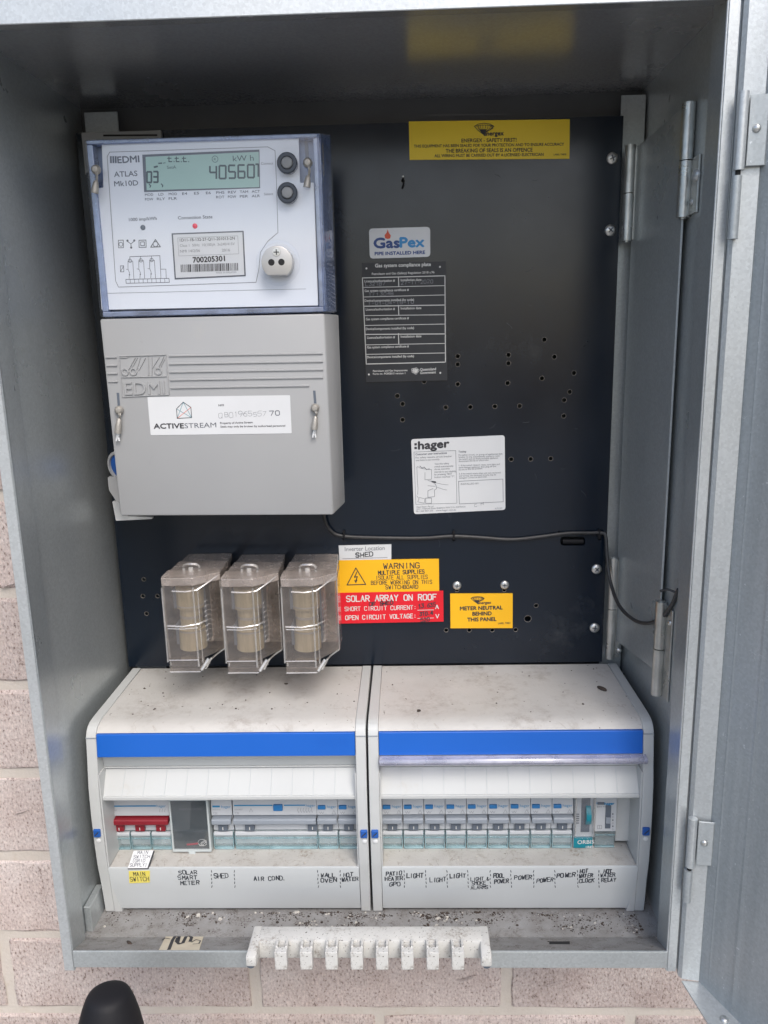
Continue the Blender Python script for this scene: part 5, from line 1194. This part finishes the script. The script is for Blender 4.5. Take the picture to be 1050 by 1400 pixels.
# ---- sticker on the lip
t = flat('lip_sticker', 'aged cream sticker with a black squiggle on the floor lip', 'sticker', [(228, 1277.5), (279.5, 1276.2), (272, 1299.6), (216.5, 1300)], off(LIP, .35), .3, M['cream'])
def f(b):
    q = off(LIP, .35)
    line(b, [(231, 1298), (236, 1285), (240, 1279.5), (245, 1280.5), (243, 1288)], q, 2.6); line(b, [(243, 1282), (241, 1287), (245, 1290.5), (250, 1289), (254, 1281), (258, 1279), (262, 1281.5), (260, 1287)], q, 2.6)
    line(b, [(222, 1285), (226, 1282.5), (232, 1283.6)], q, 1.2); line(b, [(262, 1288), (268, 1284.5), (274, 1286), (272, 1290), (264, 1290.6)], q, 1.1)
ink(t, M['ink'], f, 'printed_mark')

# ================================================================== PLASTIC COMB (blank-pole strip hung on the lip)
t = thing('plastic_comb', 'white plastic comb strip with eight blunt teeth clipped over the floor lip', 'plastic strip', (0, -184, -165))
zt = at(500, 1286.5, -184).z; zb = at(500, 1311, -184).z
xa = at(344, 1300, -184).x; xb = at(667, 1300, -184).x
b = B(); box(b, xa+3, xb-3, -184, -168, zb, zt, 1.6, 2)
part('bar', b, M['comb'], t, smooth=True)
yE = -199; z0 = at(350, 1322, yE).z; z1 = at(350, 1308.5, yE).z
for a in ((xa-1.5, xa+6.5), (xb-6.5, xb+1.5)):
    b = B(); hexa(b, [(a[0], yE, z1), (a[1], yE, z1), (a[1], yE, z0), (a[0], yE, z0), (a[0]+1, -168, zt+.3), (a[1], -168, zt+.3), (a[1], -168, zb), (a[0]+1, -168, zb)], 1.4, 2); part('end_arm', b, M['comb'], t, smooth=True)
first = None
ty = -197
zz0 = at(384, 1326, ty).z; zz1 = at(384, 1302.5, ty).z
for i in range(8):
    x = at(383.8+34.65*i, 1314, ty).x
    if first is None:
        b = B(); box(b, x-4.6, x+4.6, ty, ty+6, zz0, zz1, .5)
        box(b, x-4.6, x-2.7, ty+5, -184.2, zz1-8, zz1+1, .3); box(b, x+2.7, x+4.6, ty+5, -184.2, zz1-8, zz1+1, .3)
        box(b, x-2.8, x+2.8, ty+5, -184.2, zz1-9, zz1-2.6)
        first = (part('tooth', b, M['comb'], t), x)
        b = B(); box(b, x-2.3, x+2.3, ty+6.2, ty+10, zz1-2.8, zz1-1.6, .4); part('tooth_dirt', b, M['sill'], first[0])
    else:
        o = copy_tree(first[0], t); o.location.x += (x-first[1])*S
for a in (xa+1.5, xb-2):
    b = B(); cyl(b, (a, -186, z0-1), (a, -196, z0-1), 3.2, n=10); part('clip_stub', b, M['dktoggle'], t, smooth=True)

# ================================================================== DIRT: flakes and grit nobody could count
def chips(n, area, smin, smax, seed):
    r = random.Random(seed); b = B()
    for _ in range(n):
        p = area(r); s_ = smin+(smax-smin)*r.random()**2.2*1.5
        if r.random() < .12: s_ *= 2
        k = r.choice((4, 5, 6)); a0 = r.uniform(0, 6); el = r.uniform(.4, 1)
        top = []; bot = []
        for i in range(k):
            a = a0+2*math.pi*i/k; q = s_*r.uniform(.6, 1.2)
            dx_, dy_ = math.cos(a)*q, math.sin(a)*q*el
            bot.append(b.verts.new(p+Vector((dx_, dy_, .02)))); top.append(b.verts.new(p+Vector((dx_*.7, dy_*.7, s_*r.uniform(.3, .8)))))
        b.faces.new(top)
        for i in range(k): b.faces.new((bot[i], bot[(i+1) % k], top[(i+1) % k], top[i]))
    return b
def lipz(y): return FZ if y > -146 else FZ+(-146-y)/34*16.6
CL = [(rnd.uniform(-222, 218), rnd.uniform(-136, -118), rnd.uniform(2, 11)) for _ in range(34)]
def onfloor(r):
    if r.random() < .72:
        cx, cy, w_ = r.choice(CL); x = r.gauss(cx, w_); y = r.gauss(cy, w_*.35)
    else: x = r.uniform(-226, 224); y = -117.5-abs(r.gauss(0, 12))
    y = min(-117.6, max(y, -168)); x = max(-226, min(221, x)); return Vector((x, y, lipz(y)))
o = part('pale_debris', chips(150, onfloor, .2, 1.2, 3), M['flake'], None, kind='stuff', loc=(0, -120, FZ)); o['label'] = 'white flakes and crumbs scattered along the floor of the box'
o = part('dark_debris', chips(2600, onfloor, .1, .62, 4), M['grit'], None, kind='stuff', loc=(0, -120, FZ)); o['label'] = 'dark grit and leaf bits scattered along the floor of the box'
def ontop(r):
    x = r.uniform(-222, -100) if r.random() < .55 else r.uniform(-90, 225)
    if abs(x) < 10: x = 14
    return Vector((x, r.uniform(-98, -8), -.9))
o = part('enclosure_dust', chips(140, ontop, .2, .8, 5), M['grit'], None, kind='stuff', loc=(0, -50, 0)); o['label'] = 'dark specks lying on top of the two enclosures'
def onsill(r):
    x = r.uniform(-215, 215); x = 14 if abs(x) < 12 else x
    y = r.uniform(-119.5, -104); return Vector((x, y, -126.6))
o = part('sill_crumbs', chips(200, onsill, .15, .5, 6), M['flake'], None, kind='stuff', loc=(0, -105, -128)); o['label'] = 'pale crumbs on the sills below the breakers'
b = B(); p = at(823, 943, (Vector((0, 0, -.8)), Vector((0, 0, 1)))); bmesh.ops.create_icosphere(b, subdivisions=2, radius=1, matrix=Matrix.Translation(p+Vector((0, 0, 1.2))) @ Matrix.Rotation(.6, 4, 'Z') @ Matrix.Diagonal((2.2, 5.5, 1.6, 1)))
o = part('dropping', b, M['grit'], None, smooth=True, loc=tuple(p)); tag(o, 'dark oval dropping on top of the right enclosure', 'dirt')
for u, v in ((177, 1281), (232, 0), ):
    if v:
        b = B(); p = at(177, 1290, LIP); bmesh.ops.create_icosphere(b, subdivisions=2, radius=1, matrix=Matrix.Translation(p+Vector((0, 0, .6))) @ Matrix.Rotation(.9, 4, 'Z') @ Matrix.Diagonal((1.4, 3.6, 1, 1)))
        o = part('dead_insect', b, M['grit'], None, smooth=True, loc=tuple(p)); tag(o, 'small dark dead insect on the left part of the lip', 'insect')

# ================================================================== BLACK ROUNDED POST in front of the wall
c = at(146, 1400, -250); ax = Vector((.02, .1, 1)).normalized()
top = at(148, 1354, -250)
b = B(); R = 14.5
prof = [(-260, 46), (-120, 34), (-40, 24), (-22, 20.4), (-12, 17.6), (-6, 15.4), (-3, 13.8), (-1.2, 11.2), (-.3, 7), (0, 3), (.05, 0)]
lathe(b, top, ax, prof, 32)
o = part('black_post', b, M['black'], None, smooth=True, loc=tuple(top+Vector((0, 0, -260)))); tag(o, 'black rounded plastic post end poking up at the lower left', 'post')
